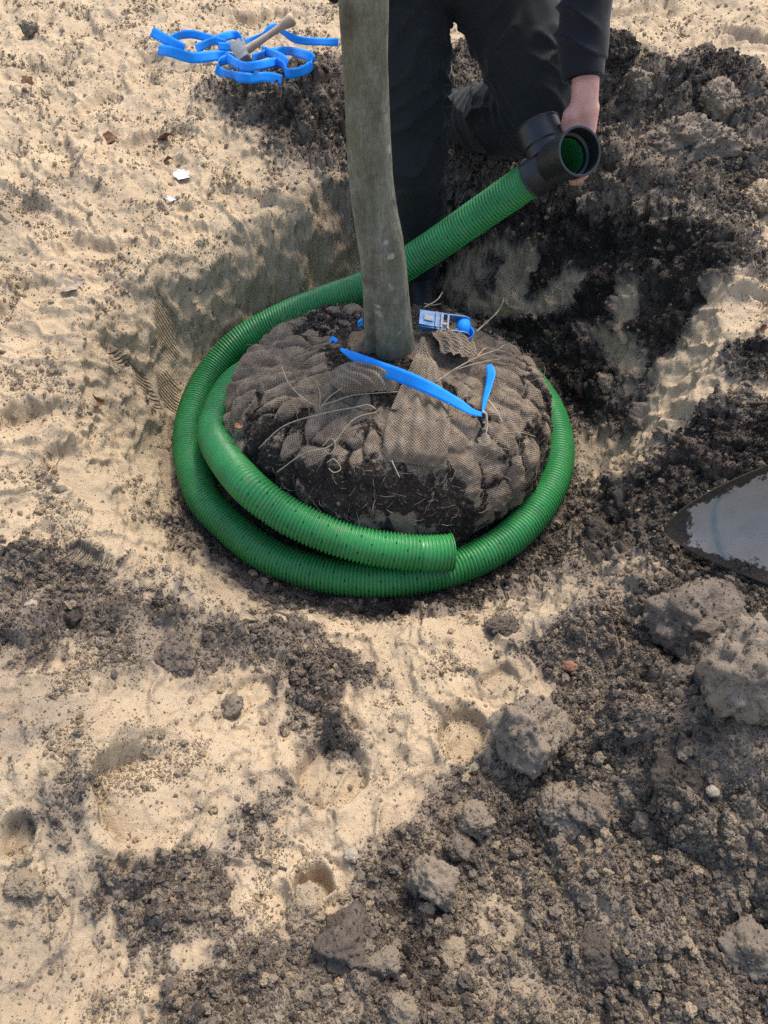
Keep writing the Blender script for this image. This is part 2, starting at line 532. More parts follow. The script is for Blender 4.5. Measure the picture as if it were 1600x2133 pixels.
# strips of corrugated imprint: list of picture points along the strip, half width in m
RIBS = [([(352,640),(345,700),(348,760),(352,860)], .026), ([(238,735),(262,770)], .026), ([(285,770),(300,810),(318,860)], .018),
        ([(112,1030),(108,1080)], .024), ([(150,1150),(200,1180),(265,1215)], .028),
        ([(580,1010+250),(650,1270)], .012)]
RIBW = []
for pts, hw in RIBS:
    P = np.array([at(a, b) for a, b in pts]); Z = base_height(P[:, 0], P[:, 1])
    RIBW.append((P, Z, hw))

def soil_at(x, y):
    xu, yu = base_height(x, y, True)
    wx = x + 0.012 * fbm2(xu * 28, yu * 28, 61, 3); wy = y + 0.012 * fbm2(xu * 28, yu * 28, 67, 3)
    wx = wx + 0.022 * noise2(xu * 7, yu * 7, 63); wy = wy + 0.022 * noise2(xu * 7, yu * 7, 64)
    v = np.full(x.shape, 0.06) + 0.13 * np.clip(fbm2(x * 5, y * 5, 70, 3), -.5, 1)
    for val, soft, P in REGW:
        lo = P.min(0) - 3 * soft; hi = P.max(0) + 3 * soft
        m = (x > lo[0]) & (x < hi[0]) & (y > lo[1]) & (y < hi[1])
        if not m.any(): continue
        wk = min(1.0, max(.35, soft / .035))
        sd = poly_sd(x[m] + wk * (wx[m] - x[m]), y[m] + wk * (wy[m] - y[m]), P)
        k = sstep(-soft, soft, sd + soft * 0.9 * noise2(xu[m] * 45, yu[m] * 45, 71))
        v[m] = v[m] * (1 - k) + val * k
    dk = sstep(.3, .55, v)
    v = v + dk * (.14 * fbm2(xu * 16, yu * 16, 77, 4) + .10 * fbm2(xu * 5, yu * 5, 78, 2))
    return np.clip(v, 0, 1)

def ground(x, y):
    """height, soil value, imprint phase, imprint mask"""
    x = np.asarray(x, float); y = np.asarray(y, float)
    zb = base_height(x, y)
    v = soil_at(x, y)
    X0, Y0 = x, y
    rr_ = np.hypot(x - PX, y - PY)
    x, y = base_height(x, y, True)
    z = zb * 0.0
    near = 1 - sstep(4.5, 9, np.hypot(x, y - 1.5))
    dark = sstep(0.30, 0.62, v)
    floor = 1 - sstep(0.50, 0.62, rr_)
    # broad unevenness
    z = z + (0.016 * fbm2(x * 3.1, y * 3.1, 1, 3) + 0.011 * fbm2(x * 9, y * 9, 2, 3, .42)) * (1 - 0.6 * floor)
    # trodden, crusted sand: scuffs with sharp lips
    r1 = 1 - np.abs(fbm2(x * 6.5 + 9, y * 6.5, 3, 3))
    z = z + 0.010 * (1 - dark) * sstep(0.74, 1.0, r1) * (1 - floor)
    cr = fbm2(x * 14, y * 14, 4, 3)
    z = z + 0.0042 * (1 - dark) * sstep(0.0, 0.09, cr)
    cr2 = fbm2(x * 23 + 5, y * 17, 14, 3)
    z = z + 0.0020 * (1 - dark) * sstep(0.10, 0.14, cr2)
    # crumbly patches in sand
    patch = sstep(0.05, 0.35, fbm2(x * 4.2, y * 4.2, 5, 2)) * (1 - dark)
    f, rid = cells2(x * 60, y * 60, 21)
    crumb = np.sqrt(np.clip(1 - (f / 0.62) ** 2, 0, 1)) * (0.3 + rid)
    z = z + 0.0018 * patch * crumb
    # lumpy topsoil
    amp = dark * (1 - 0.55 * floor)
    f, rid = cells2(x * 13, y * 13 + 0.3, 22)
    z = z + amp * 0.034 * np.sqrt(np.clip(1 - (f / 0.66) ** 2, 0, 1)) * sstep(0.35, 1, rid)
    f, rid = cells2(x * 34, y * 34, 23)
    z = z + amp * 0.010 * np.sqrt(np.clip(1 - (f / 0.64) ** 2, 0, 1)) * (rid ** 1.3)
    z = z + (0.25 + 0.75 * amp) * dark * 0.0055 * crumb + amp * 0.012 * fbm2(x * 20, y * 20, 15, 5)
    f, rid = cells2(x * 140, y * 140, 24)
    z = z + (dark * 0.0030 + patch * 0.0016) * np.sqrt(np.clip(1 - (f / 0.6) ** 2, 0, 1)) * rid
    z = z + 0.0008 * fbm2(x * 90, y * 90, 6, 3) * near
    x, y = X0, Y0
    # footprints
    for (c, hl, hw, a, d) in PRW:
        dx, dy = x - c[0], y - c[1]
        m = (np.abs(dx) < .4) & (np.abs(dy) < .4)
        if not m.any(): continue
        ca, sa = math.cos(a), math.sin(a)
        u = (dx[m] * ca + dy[m] * sa) / hl; w = (-dx[m] * sa + dy[m] * ca) / (hw * (1 + 0.25 * np.clip(u, -1, 1) * 0.6))
        q = (np.abs(u) ** 2.6 + np.abs(w) ** 2.6) ** (1 / 2.6) + (0.13 if d >= .026 and hl < .1 else .28) * fbm2(x[m] * 14, y[m] * 14, 31, 4)
        k = (1 - sstep(0.78 if hl < .1 else .62, 1.0, q)) * (0.75 + 0.5 * noise2(x[m] * 9, y[m] * 9, 37))
        offw = sstep(.64, .72, rr_[m]); k = k * offw
        lip = np.exp(-((q - 1.18) / 0.17) ** 2) * offw
        zz = z[m] + zb[m]
        mean = zz[k > .5].mean() if (k > .5).any() else 0
        flat = mean - d + 0.25 * (zz - mean)
        z[m] = zz * (1 - k) + flat * k + 0.28 * d * lip * (0.4 + np.clip(noise2(x[m] * 30, y[m] * 30, 33) + .5, 0, 1.4)) - zb[m]
    # imprints of the ribbed pipe
    ph = np.zeros_like(x); mk = np.zeros_like(x)
    for P, Z, hw in RIBW:
        s0 = 0.0
        for i in range(len(P) - 1):
            a, b = P[i], P[i + 1]; e = b - a; L2 = e.dot(e); L3 = math.sqrt(L2 + (Z[i+1] - Z[i]) ** 2)
            tt = ((x - a[0]) * e[0] + (y - a[1]) * e[1]) / L2
            dist = np.abs((x - a[0]) * e[1] - (y - a[1]) * e[0]) / math.sqrt(L2)
            lat = (x - a[0]) * e[1] - (y - a[1]) * e[0]; lat = lat / math.sqrt(L2)
            k = (1 - sstep(hw * .45, hw, dist)) * ((tt >= 0) & (tt < 1))
            m = k > mk
            ph = np.where(m, (s0 + tt * L3 + 8 * lat * lat) * 2 * np.pi / 0.0105, ph); mk = np.maximum(mk, k)
            s0 += L3
    mk = mk * sstep(-0.55, 0.0, noise2(x * 14, y * 14, 35))
    z = z * (1 - .85 * mk) - 0.004 * mk
    e = 0.004
    gx = (base_height(x + e, y) - base_height(x - e, y)) / (2 * e); gy = (base_height(x, y + e) - base_height(x, y - e)) / (2 * e)
    gx, gy = np.clip(gx, -3, 3), np.clip(gy, -3, 3)
    nn = np.sqrt(1 + gx * gx + gy * gy)
    z = z * near
    zb = zb * near + 0.02 * noise2(x * .4, y * .4, 9) * (1 - near)
    return np.stack([x - gx / nn * z, y - gy / nn * z, zb + z / nn], 1), v, ph, mk

def grid_axes():
    ys = [0.05]
    while ys[-1] < 4.3:
        t = ys[-1]; ys.append(t + 0.0018 + 0.0011 * t + 0.00045 * t * t)
    back = []; s, t = 0.004, 0.05
    while t > -25:
        t -= s; s *= 1.28; back.append(t)
    fwd = []; s, t = 0.016, ys[-1]
    while t < 80:
        s *= 1.16; t += s; fwd.append(t)
    ys = np.array(back[::-1] + ys + fwd)
    u = list(np.linspace(-1, 1, 790)); ex = []; s, t = 0.003, 1.0
    while t < 16:
        s *= 1.12; t += s; ex.append(t)
    us = np.array([-e for e in ex[::-1]] + u + ex)
    return us, ys

US, YS = grid_axes()
WY = 0.50 + 0.335 * np.clip(YS, 0, 1e9)
GX = (US[None, :] * WY[:, None]); GY = np.repeat(YS[:, None], len(US), 1)
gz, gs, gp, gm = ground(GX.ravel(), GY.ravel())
nr, nc = GX.shape
idx = np.arange(nr * nc, dtype=np.int32).reshape(nr, nc)
quads = np.stack([idx[:-1, :-1], idx[:-1, 1:], idx[1:, 1:], idx[1:, :-1]], -1).reshape(-1, 4)
g_me = quick_mesh('ground', gz, quads)
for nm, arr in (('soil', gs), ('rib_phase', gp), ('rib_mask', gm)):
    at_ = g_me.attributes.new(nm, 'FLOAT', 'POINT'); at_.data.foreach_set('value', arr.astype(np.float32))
ground_ob = link('ground', g_me, MAT_GROUND)
tag(ground_ob, 'bare pale sand and dark topsoil dug out into a round planting pit', kind='structure')

def gh(x, y):
    return float(ground(np.array([float(x)]), np.array([float(y)]))[0][0, 2])

def onto(px, py, lift=0.0):
    """scene point on the finished ground under a picture point"""
    x, y = at(px, py)
    return Vector((x, y, gh(x, y) + lift))

# ----------------------------------------------------------------------------
# materials of the things
# ----------------------------------------------------------------------------
def mat_plain(name, col, rough=0.6, spec=0.3, metal=0.0, var=0.15, scale=40, bump=0.0, bdist=0.002, dirt=None, dirt_amt=0.0):
    t = NT(name); co = t.coord('Object')
    n = t.noise(co, scale, 5, 0.6)
    c = t.mix(t.ramp(n, [(0.3, 0.0), (0.7, 1.0)]), tuple(x * (1 - var) for x in col), tuple(min(1, x * (1 + var)) for x in col))
    if dirt:
        d = t.ramp(t.noise(co, scale * .35, 6, 0.7), [(0.62 - dirt_amt * .3, 0.0), (0.72 - dirt_amt * .2, 1.0)])
        c = t.mix(t.math('MULTIPLY', d, min(1, .4 + dirt_amt)), c, dirt)
    t.set(Base_Color=c, Roughness=rough, Specular_IOR_Level=spec, Metallic=metal)
    if bump: t.set(Normal=t.bump(t.noise(co, scale * 4, 4, .6), bump, bdist))
    return t.m

def make_pipe_mat():
    t = NT('green_ribbed_plastic'); co = t.coord('Object')
    n = t.noise(co, 14, 4, .6)
    c = t.mix(t.ramp(n, [(.35, 0.), (.7, 1.)]), (0.036, 0.245, 0.068), (0.054, 0.340, 0.100))
    d = t.ramp(t.noise(co, 30, 7, .75), [(.54, 0.), (.74, 1.)])
    c = t.mix(t.math('MULTIPLY', d, 0.68), c, (0.21, 0.175, 0.112))
    sp = t.ramp(t.noise(co, 420, 2, .5), [(.70, 0.), (.76, 1.)])
    c = t.mix(t.math('MULTIPLY', sp, 0.5), c, (0.25, 0.21, 0.15))
    t.set(Base_Color=c, Roughness=t.ramp(t.noise(co, 60, 4, .6), [(.3, .30), (.7, .50)]), Specular_IOR_Level=0.5)
    tr = t.n('ShaderNodeBsdfTranslucent'); tr.inputs[0].default_value = (0.03, 0.55, 0.06, 1)
    mx = t.n('ShaderNodeMixShader'); mx.inputs[0].default_value = 0.22
    t.l(t.b.outputs[0], mx.inputs[1]); t.l(tr.outputs[0], mx.inputs[2]); t.l(mx.outputs[0], t.out.inputs[0])
    return t.m

def make_bark_mat():
    t = NT('smooth_grey_bark'); co = t.coord('Object')
    st = t.coord('Object', (1, 1, 0.22))
    n = t.noise(st, 38, 6, .65)
    c = t.ramp(n, [(.28, (.108, .104, .075)), (.5, (.185, .179, .134)), (.72, (.275, .266, .212))])
    gr = t.ramp(t.noise(co, 9, 4, .6), [(.48, 0.), (.66, .75)])
    c = t.mix(gr, c, (.115, .115, .064))
    br = t.ramp(t.noise(t.coord('Object', (1, 1, 1.6)), 13, 4, .6), [(.54, 0.), (.70, .75)])
    c = t.mix(br, c, (.070, .053, .038))
    # pale lichen spots
    vo = t.n('ShaderNodeTexVoronoi'); vo.inputs['Scale'].default_value = 38; vo.inputs['Randomness'].default_value = 1.0
    wv = t.n('ShaderNodeVectorMath', operation='ADD')
    nz = t.n('ShaderNodeTexNoise'); nz.inputs['Scale'].default_value = 60
    t.l(co, nz.inputs['Vector'])
    sc = t.n('ShaderNodeVectorMath', operation='SCALE'); sc.inputs['Scale'].default_value = 0.02
    t.l(nz.outputs['Color'], sc.inputs[0]); t.l(co, wv.inputs[0]); t.l(sc.outputs[0], wv.inputs[1])
    t.l(wv.outputs[0], vo.inputs['Vector'])
    spot = t.ramp(vo.outputs['Distance'], [(.20, 1.), (.34, 0.)])
    pick = t.ramp(vo.outputs['Color'], [(.62, 0.), (.66, 1.)])
    reg = t.ramp(t.noise(co, 7, 3, .6), [(.45, 0.), (.58, 1.)])
    lich = t.math('MULTIPLY', t.math('MULTIPLY', spot, pick), reg)
    c = t.mix(t.math('MULTIPLY', lich, .75), c, (.42, .42, .36))
    ln_ = t.ramp(t.noise(t.coord('Object', (1, 1, 5)), 70, 4, .7), [(.60, 0.), (.70, .7)])
    c = t.mix(ln_, c, (.050, .040, .029))
    fn_ = t.noise(t.coord('Object', (1, 1, .35)), 240, 4, .7)
    c = t.mix(t.ramp(fn_, [(.35, .45), (.6, 0.)]), c, (.045, .040, .028))
    t.set(Base_Color=c, Roughness=.85, Specular_IOR_Level=.2)
    b = t.bump(n, .8, .006)
    t.set(Normal=t.bump(t.noise(t.coord('Object', (1, 1, .5)), 160, 4, .65), .4, .002, b))
    return t.m

def make_burlap_mat(name, attr_dirt=True):
    t = NT(name)
    uv = t.coord('UV')
    def wave(direction, scale):
        w = t.n('ShaderNodeTexWave', wave_type='BANDS', bands_direction=direction)
        w.inputs['Scale'].default_value = scale; w.inputs['Distortion'].default_value = 2.2
        w.inputs['Detail'].default_value = 2; w.inputs['Detail Scale'].default_value = 1.2
        t.l(uv, w.inputs['Vector']); return w.outputs['Fac']
    wx = wave('DIAGONAL', 105); 
    mp = t.n('ShaderNodeMapping'); mp.inputs['Scale'].default_value = (-1, 1, 1); t.l(uv, mp.inputs[0])
    w2 = t.n('ShaderNodeTexWave', wave_type='BANDS', bands_direction='DIAGONAL')
    w2.inputs['Scale'].default_value = 105; w2.inputs['Distortion'].default_value = 2.2; w2.inputs['Detail'].default_value = 2
    t.l(mp.outputs[0], w2.inputs['Vector'])
    th = t.math('MAXIMUM', wx, w2.outputs['Fac'])
    co = t.coord('Object')
    n = t.noise(co, 30, 5, .65); nf = t.noise(co, 300, 3, .7)
    fib = t.ramp(n, [(.3, (.185, .135, .092)), (.5, (.300, .228, .160)), (.7, (.420, .335, .245))])
    gap = t.mix(nf, (.065, .047, .033), (.190, .142, .098))
    wm = t.ramp(t.noise(co, 22, 5, .65), [(.42, 0.), (.62, 1.)])
    c = t.mix(t.math('MAXIMUM', t.ramp(th, [(.40, 0.), (.85, 1.)]), t.math('MULTIPLY', wm, t.ramp(nf, [(.25, .35), (.7, 1.)]))), gap, fib)
    h = t.math('MULTIPLY', th, .8)
    if attr_dirt:
        dv = t.attr('dirt')
        k = t.math('ADD', dv, t.math('MULTIPLY', t.math('SUBTRACT', t.noise(co, 45, 6, .7), .5), 1.3))
        k = t.ramp(k, [(.42, 0.), (.58, 1.)])
        soil = t.ramp(t.noise(co, 170, 5, .7), [(.3, (.016, .012, .010)), (.55, (.040, .030, .024)), (.75, (.105, .082, .062))])
        c = t.mix(k, c, soil)
        h = t.mix(k, h, t.noise(co, 210, 4, .7))
    t.set(Base_Color=c, Roughness=.95, Specular_IOR_Level=.1, Normal=t.bump(h, .9, .0035))
    return t.m

def make_cloth_mat(name, col, sheen=.15):
    t = NT(name); co = t.coord('Object')
    n = t.noise(co, 5, 4, .6)
    c = t.mix(t.ramp(n, [(.35, 0.), (.7, 1.)]), tuple(x * .75 for x in col), tuple(x * 1.3 for x in col))
    d = t.ramp(t.noise(co, 16, 6, .72), [(.60, 0.), (.80, .30)])
    c = t.mix(d, c, (.09, .075, .055))
    t.set(Base_Color=c, Roughness=.85, Specular_IOR_Level=.25, Sheen_Weight=sheen, Sheen_Roughness=.5,
          Normal=t.bump(t.noise(t.coord('Object', (1, 1, 2.5)), 500, 2, .6), .3, .001))
    return t.m

def make_skin_mat():
    t = NT('skin'); co = t.coord('Object')
    n = t.noise(co, 30, 5, .6)
    c = t.ramp(n, [(.3, (.50, .235, .185)), (.55, (.58, .31, .245)), (.8, (.63, .37, .30))])
    t.set(Base_Color=c, Roughness=.5, Specular_IOR_Level=.35, Subsurface_Weight=.12, Subsurface_Radius=(.01, .004, .002),
          Normal=t.bump(t.noise(co, 260, 4, .6), .25, .001))
    t.b.inputs['Subsurface Scale'].default_value = 0.6
    return t.m

M = {
 'pipe': make_pipe_mat(),
 'fitting': mat_plain('black_moulded_plastic', (.014, .015, .018), .42, .45, var=.2, scale=30, dirt=(.10, .085, .065), dirt_amt=.02),
 'bark': make_bark_mat(),
 'burlap': make_burlap_mat('soiled_burlap'),
 'burlap_clean': make_burlap_mat('dry_burlap', False),
 'twine': mat_plain('dry_sisal', (.33, .265, .185), .9, .15, var=.3, scale=60, bump=.4),
 'root': mat_plain('pale_root', (.55, .45, .33), .8, .2, var=.2, scale=60, bump=.4),
 'wire': mat_plain('dark_wire', (.018, .016, .015), .6, .4, var=.3, scale=60),
 'webbing': None,
 'steel_blue': mat_plain('blue_coated_steel', (.10, .22, .42), .40, .5, .35, var=.35, scale=90, dirt=(.20, .18, .15), dirt_amt=.15),
 'steel': mat_plain('worn_steel', (.23, .235, .24), .55, .5, .55, var=.25, scale=60, dirt=(.22, .18, .13), dirt_amt=.3, bump=.3),
 'ash': mat_plain('ash_handle_wood', (.46, .325, .215), .6, .3, var=.25, scale=26, dirt=(.16, .115, .08), dirt_amt=.15, bump=.2),
 'trousers': make_cloth_mat('charcoal_work_cloth', (.0125, .0140, .0140), .08),
 'trouser_dark': make_cloth_mat('black_navy_cloth', (.0065, .0075, .0105), .08),
 'sweater': make_cloth_mat('black_navy_knit', (.0075, .0080, .0110), .12),
 'boot': mat_plain('black_rubber', (.010, .011, .011), .55, .35, var=.3, scale=40, dirt=(.09, .07, .05), dirt_amt=.1),
 'skin': make_skin_mat(),
 'hair': mat_plain('brown_hair', (.05, .032, .02), .7, .3, var=.3, scale=200, bump=.6),
 'leaf': mat_plain('dead_brown_leaf', (.15, .072, .036), .75, .25, var=.45, scale=60, bump=.5),
 'leaf_pale': mat_plain('dry_grey_leaf', (.30, .24, .19), .8, .2, var=.3, scale=60, bump=.5),
 'paper': mat_plain('white_paper', (.78, .77, .76), .7, .2, var=.06, scale=60),
 'stone': mat_plain('pale_stone', (.36, .30, .22), .9, .1, var=.2, scale=60, bump=.5),
 'stone_red': mat_plain('reddish_stone', (.26, .13, .075), .8, .25, var=.25, scale=60, bump=.5),
 'twig': mat_plain('dead_twig', (.10, .075, .055), .9, .15, var=.3, scale=80, bump=.5),
}
def make_webbing():
    t = NT('blue_polyester_webbing'); co = t.coord('UV')
    n = t.noise(t.coord('Object'), 25, 4, .6)
    c = t.mix(t.ramp(n, [(.3, 0.), (.7, 1.)]), (.006, .215, .72), (.010, .300, .88))
    d = t.ramp(t.noise(t.coord('Object'), 60, 6, .75), [(.64, 0.), (.80, 1.)])
    c = t.mix(t.math('MULTIPLY', d, .35), c, (.12, .11, .09))
    t.set(Base_Color=c, Roughness=.68, Specular_IOR_Level=.3, Normal=t.bump(t.noise(t.coord('Object'), 420, 3, .6), .5, .0015))
    return t.m
M['webbing'] = make_webbing()

# ----------------------------------------------------------------------------
# green drain pipe coiled round the root ball, with its black branch fitting
# ----------------------------------------------------------------------------
PIPE_R = 0.041
def ring_pt(deg, R, z, cx=PX, cy=PY):
    a = math.radians(deg); return (cx + R * math.cos(a), cy + R * math.sin(a), z)

FIT_AX = Vector((0.46, -0.80, 0.36)).normalized()          # run of the fitting, towards the viewer
pe = aty(1128, 357, 1.745)                                 # where the pipe ends in the fitting
pipe_pts = [aty(940, 1150, 1.050), aty(880, 1152, 1.042), aty(790, 1142, 1.045), aty(690, 1115, 1.065), aty(590, 1068, 1.105),
            aty(505, 1000, 1.175)]
pipe_pts += [aty(449, 915, 1.36), aty(458, 855, 1.475), aty(490, 800, 1.585), aty(548, 757, 1.685)]
pipe_pts += [ring_pt(118, .448, -.285), ring_pt(104, .458, -.310), ring_pt(90, .465, -.328), ring_pt(62, .462, -.33), ring_pt(35, .462, -.33),
             ring_pt(8, .462, -.33), ring_pt(-18, .462, -.33), ring_pt(-45, .460, -.33), ring_pt(-70, .458, -.332), ring_pt(-95, .456, -.332),
             ring_pt(-120, .458, -.332), ring_pt(-145, .462, -.33)]
pipe_pts += [aty(412, 1010, 1.305), aty(393, 930, 1.445), aty(405, 850, 1.585), aty(440, 778, 1.70), aty(502, 712, 1.775), aty(590, 662, 1.815), aty(680, 626, 1.815), aty(780, 590, 1.79), aty(890, 522, 1.79),
             aty(1000, 446, 1.78), aty(1085, 387, 1.765), pe]
C = spline(pipe_pts, 4000)
# ease kinks
for _ in range(60):
    C[1:-1] = 0.25 * C[:-2] + 0.5 * C[1:-1] + 0.25 * C[2:]
PITCH_RIB = 0.0083
L = path_len(C); nrib = int(L / PITCH_RIB)
s_acc = np.concatenate([[0], np.cumsum(np.linalg.norm(np.diff(C, axis=0), axis=1))])
prof = [(0.0, -.0042), (.24, -.0042), (.44, -.0002), (.60, 0.0), (.76, -.0002)]
S = np.array([(i + p[0]) * L / nrib for i in range(nrib) for p in prof]); DR = np.array([p[1] for i in range(nrib) for p in prof])
P = np.stack([np.interp(S, s_acc, C[:, k]) for k in range(3)], 1)
NS = 48
T, N, B = frames(P)
ang = np.arange(NS) * 2 * np.pi / NS
V = P[:, None, :] + (PIPE_R + DR)[:, None, None] * (np.cos(ang)[None, :, None] * N[:, None, :] + np.sin(ang)[None, :, None] * B[:, None, :])
m = len(P); ii = np.arange(m * NS, dtype=np.int32).reshape(m, NS)
Q = np.stack([ii[:-1], np.roll(ii, -1, 1)[:-1], np.roll(ii, -1, 1)[1:], ii[1:]], -1)       # (m-1, NS, 4)
keep = np.ones((m - 1, NS), bool)
for i in range(nrib):                                     # drainage slots cut in the valleys
    r = i * len(prof)
    if r < m - 1 and i % 3 == 0:
        for k in range(6):
            keep[r, (k * 8 + 3 * ((i // 3) % 3)) % NS] = False
keep[:6] = True; keep[-40:] = True
pipe_me = quick_mesh('tube', V.reshape(-1, 3), Q[keep])
pipe = empty('drain_pipe', (PX, PY, FLOOR_Z))
tag(pipe, 'green ribbed drain pipe coiled round the root ball', 'pipe')
tube_ob = part('tube', pipe_me, M['pipe'], pipe)
# wall of the cut ends: lip and inner bore
def end_bore(c, d, name, r0=PIPE_R, depth=.07):
    c = Vector(c); d = Vector(d).normalized()
    pts = [c + d * .0005, c + d * .0006, c - d * depth]
    v1, f1 = sweep([c - d * .002, c + d * .0008], [r0 + .0004, r0 + .0004], 56, False)
    v2, f2 = sweep([c + d * .0008, c - d * depth], [r0 - .0032, r0 - .0032], 56, False)
    mb = MB(); mb.add(v1, f1); o2 = mb.n; mb.add(v2, f2)
    for j in range(56):
        k = (j + 1) % 56; mb.f.append([56 + j, 56 + k, o2 + k, o2 + j])
    return mb.mesh(name)
part('cut_end', end_bore(P[0], P[0] - P[6], 'cut_end'), M['pipe'], pipe)

# fitting: three sockets, walls with thickness
fit = part("branch_fitting", None, None, pipe)
fit['label'] = 'black plastic branch fitting held in the hand'
def socket(a, b, r_in, wall, collar=None, seg=48):
    """hollow tube a->b, optional thicker collar length at b"""
    a = np.array(a); b = np.array(b); d = (b - a); Ln = np.linalg.norm(d); d /= Ln
    ro = r_in + wall
    st = [(0, ro)]
    if collar:
        cl, cr = collar
        st += [(Ln - cl - .004, ro), (Ln - cl, ro + cr), (Ln - .004, ro + cr), (Ln - .0015, ro + cr + .0018), (Ln, ro + cr + .0016)]
        st += [(Ln + .0006, ro + cr - .001), (Ln, r_in + cr), (Ln - cl + .003, r_in + cr), (Ln - cl, r_in - .002), (0.0, r_in - .002)]
    else:
        st += [(Ln, ro), (Ln, r_in), (0, r_in)]
    pos = np.array([a + d * s for s, _ in st]); rad = [r for _, r in st]
    h = np.array((0, 0, 1.0)); n = h - d * h.dot(d); n /= np.linalg.norm(n); bb = np.cross(d, n)
    an = np.arange(seg) * 2 * np.pi / seg
    V = np.concatenate([pos[i] + rad[i] * (np.cos(an)[:, None] * n + np.sin(an)[:, None] * bb) for i in range(len(st))])
    F = [(i*seg + j, i*seg + (j+1) % seg, (i+1)*seg + (j+1) % seg, (i+1)*seg + j) for i in range(len(st) - 1) for j in range(seg)]
    return V, F
pdir = Vector(P[-1] - P[-60]).normalized()
p_in = Vector(pe) - pdir * .028
joint = Vector(pe) + pdir * .030
mouth = aty(1208, 315, 1.655)
run = (mouth - joint).normalized()
br_mouth = aty(1119, 263, 1.812)
br_dir = (br_mouth - joint - run * .015).normalized()
R_IN = PIPE_R + .0034
def add_part(name, VF, mat):
    mb = MB(); mb.add(*VF); me = mb.mesh(name)
    o = link(name, me, mat, fit)
    try: me.set_sharp_from_angle(angle=math.radians(35))
    except Exception: pass
    return o
add_part('pipe_socket', socket(joint + pdir * .012, p_in, R_IN - .004, .0032, (.045, .0015)), M['fitting'])
add_part('mouth_socket', socket(joint - run * .02, mouth, R_IN - .002, .0032, (.040, .0035)), M['fitting'])
add_part('side_socket', socket(joint + br_dir * .022, br_mouth, R_IN - .002, .0032, (.048, .0035)), M['fitting'])
# green pipe end seen inside the mouth
rl = (mouth - joint).length
v, f = sweep(spline([Vector(pe) - pdir * .01, joint - pdir * .01, joint + run * rl * .25, joint + run * rl * .58], 16), PIPE_R - .0035, 48, False)
mb = MB(); mb.add(v, f); link('inserted_pipe_end', mb.mesh('inserted_pipe_end'), M['pipe'], fit)

# ----------------------------------------------------------------------------
# tree: trunk and root ball wrapped in burlap
# ----------------------------------------------------------------------------
BX, BY = 0.010, 1.432
tree = empty('young_tree', (BX, BY, FLOOR_Z))
tag(tree, 'young tree with smooth grey trunk and burlap root ball in the pit', 'tree')
TRUNK_PX = [(812, 775, 130), (810, 748, 112), (809, 690, 102), (805, 620, 98), (800, 560, 98), (791, 490, 97), (779, 420, 95), (772, 350, 93), (766, 250, 93), (763, 170, 94), (760, 90, 99), (758, 0, 106)]
tp = []; trd = []
for px, py, w in TRUNK_PX:
    q = aty(px, py, 1.425); tp.append(q)
    depth = q.y * CP + (CAM_H - q.z) * SP
    trd.append(w / 2 / FPX * depth)
x, y, z = tp[-1]
for k, (dx, dy, zz, r) in enumerate([(-.005, 0, .9, .041), (.0, .01, 1.3, .038), (.01, .015, 1.8, .034), (.0, .02, 2.4, .028), (-.02, .02, 3.0, .02), (.0, .03, 3.6, .010)]):
    tp.append(Vector((x + dx, y + dy, zz))); trd.append(r)
NT_ = 520
TPs = spline([tuple(p) + (r,) for p, r in zip(tp, trd)], NT_)
tc, tr_ = TPs[:, :3], TPs[:, 3]
SEG = 96
an = np.arange(SEG) * 2 * np.pi / SEG
Z = np.repeat(tc[:, 2][:, None], SEG, 1); A = np.repeat(an[None], NT_, 0)
pp = np.stack([np.cos(A).ravel() * 1.2, np.sin(A).ravel() * 1.2, Z.ravel() * 6], 1)
dr = 0.030 * fbm3(pp, 3, 3).reshape(NT_, SEG) + 0.012 * noise3(pp * np.array((2.5, 2.5, 4)), 8).reshape(NT_, SEG)
# old scar ring, buttress groove low on the left-hand side, root flare
zr = Z
dr += 0.028 * np.exp(-((zr - 0.148 - 0.006 * np.sin(A * 2)) / 0.010) ** 2) * (0.5 + 0.5 * np.cos(A + 1.57))
dr -= 0.12 * np.exp(-((A - math.radians(232)) / 0.10) ** 2) * sstep(0.155, 0.10, zr)
dr += 0.06 * np.exp(-((A - math.radians(215)) / 0.18) ** 2) * sstep(0.155, 0.05, zr)
dr += 0.035 * np.cos(5 * A + 1) * np.exp(-np.clip(zr + .01, 0, 9) / 0.05)
dr += 0.025 * np.exp(-((zr - 0.415) / .012) ** 2) * np.exp(-((A - math.radians(250)) / .6) ** 2)
Rr = tr_[:, None] * (1 + dr)
V = np.stack([tc[:, 0][:, None] + Rr * np.cos(A), tc[:, 1][:, None] + Rr * np.sin(A), Z], -1).reshape(-1, 3)
ii = np.arange(NT_ * SEG, dtype=np.int32).reshape(NT_, SEG)
Qt = np.stack([ii[:-1], np.roll(ii, -1, 1)[:-1], np.roll(ii, -1, 1)[1:], ii[1:]], -1).reshape(-1, 4)
trunk = part('trunk', quick_mesh('trunk', V, Qt), M['bark'], tree)
limbs = MB()
lr = random.Random(5)
for k in range(9):
    h = 1.7 + k * .2; a = k * 2.4
    b0 = np.array((np.interp(h, tc[:, 2], tc[:, 0]), np.interp(h, tc[:, 2], tc[:, 1]), h))
    ln = .75 - .05 * k
    pts = [b0 + np.array((math.cos(a), math.sin(a), .9)) * ln * s + np.array((0, 0, .15 * s * s)) + np.array((lr.uniform(-.02, .02), lr.uniform(-.02, .02), 0)) for s in np.linspace(0, 1, 8)]
    limbs.tube(pts, np.linspace(.016, .004, 8), 8)
    for j in (3, 5, 6):
        q = [pts[j] + np.array((math.cos(a + 1.1 * (-1) ** j), math.sin(a + 1.1 * (-1) ** j), 1.0)) * .28 * s for s in np.linspace(0, 1, 5)]
        limbs.tube(q, np.linspace(.006, .002, 5), 6)
subpart('limbs', limbs.mesh('limbs'), M['bark'], trunk)

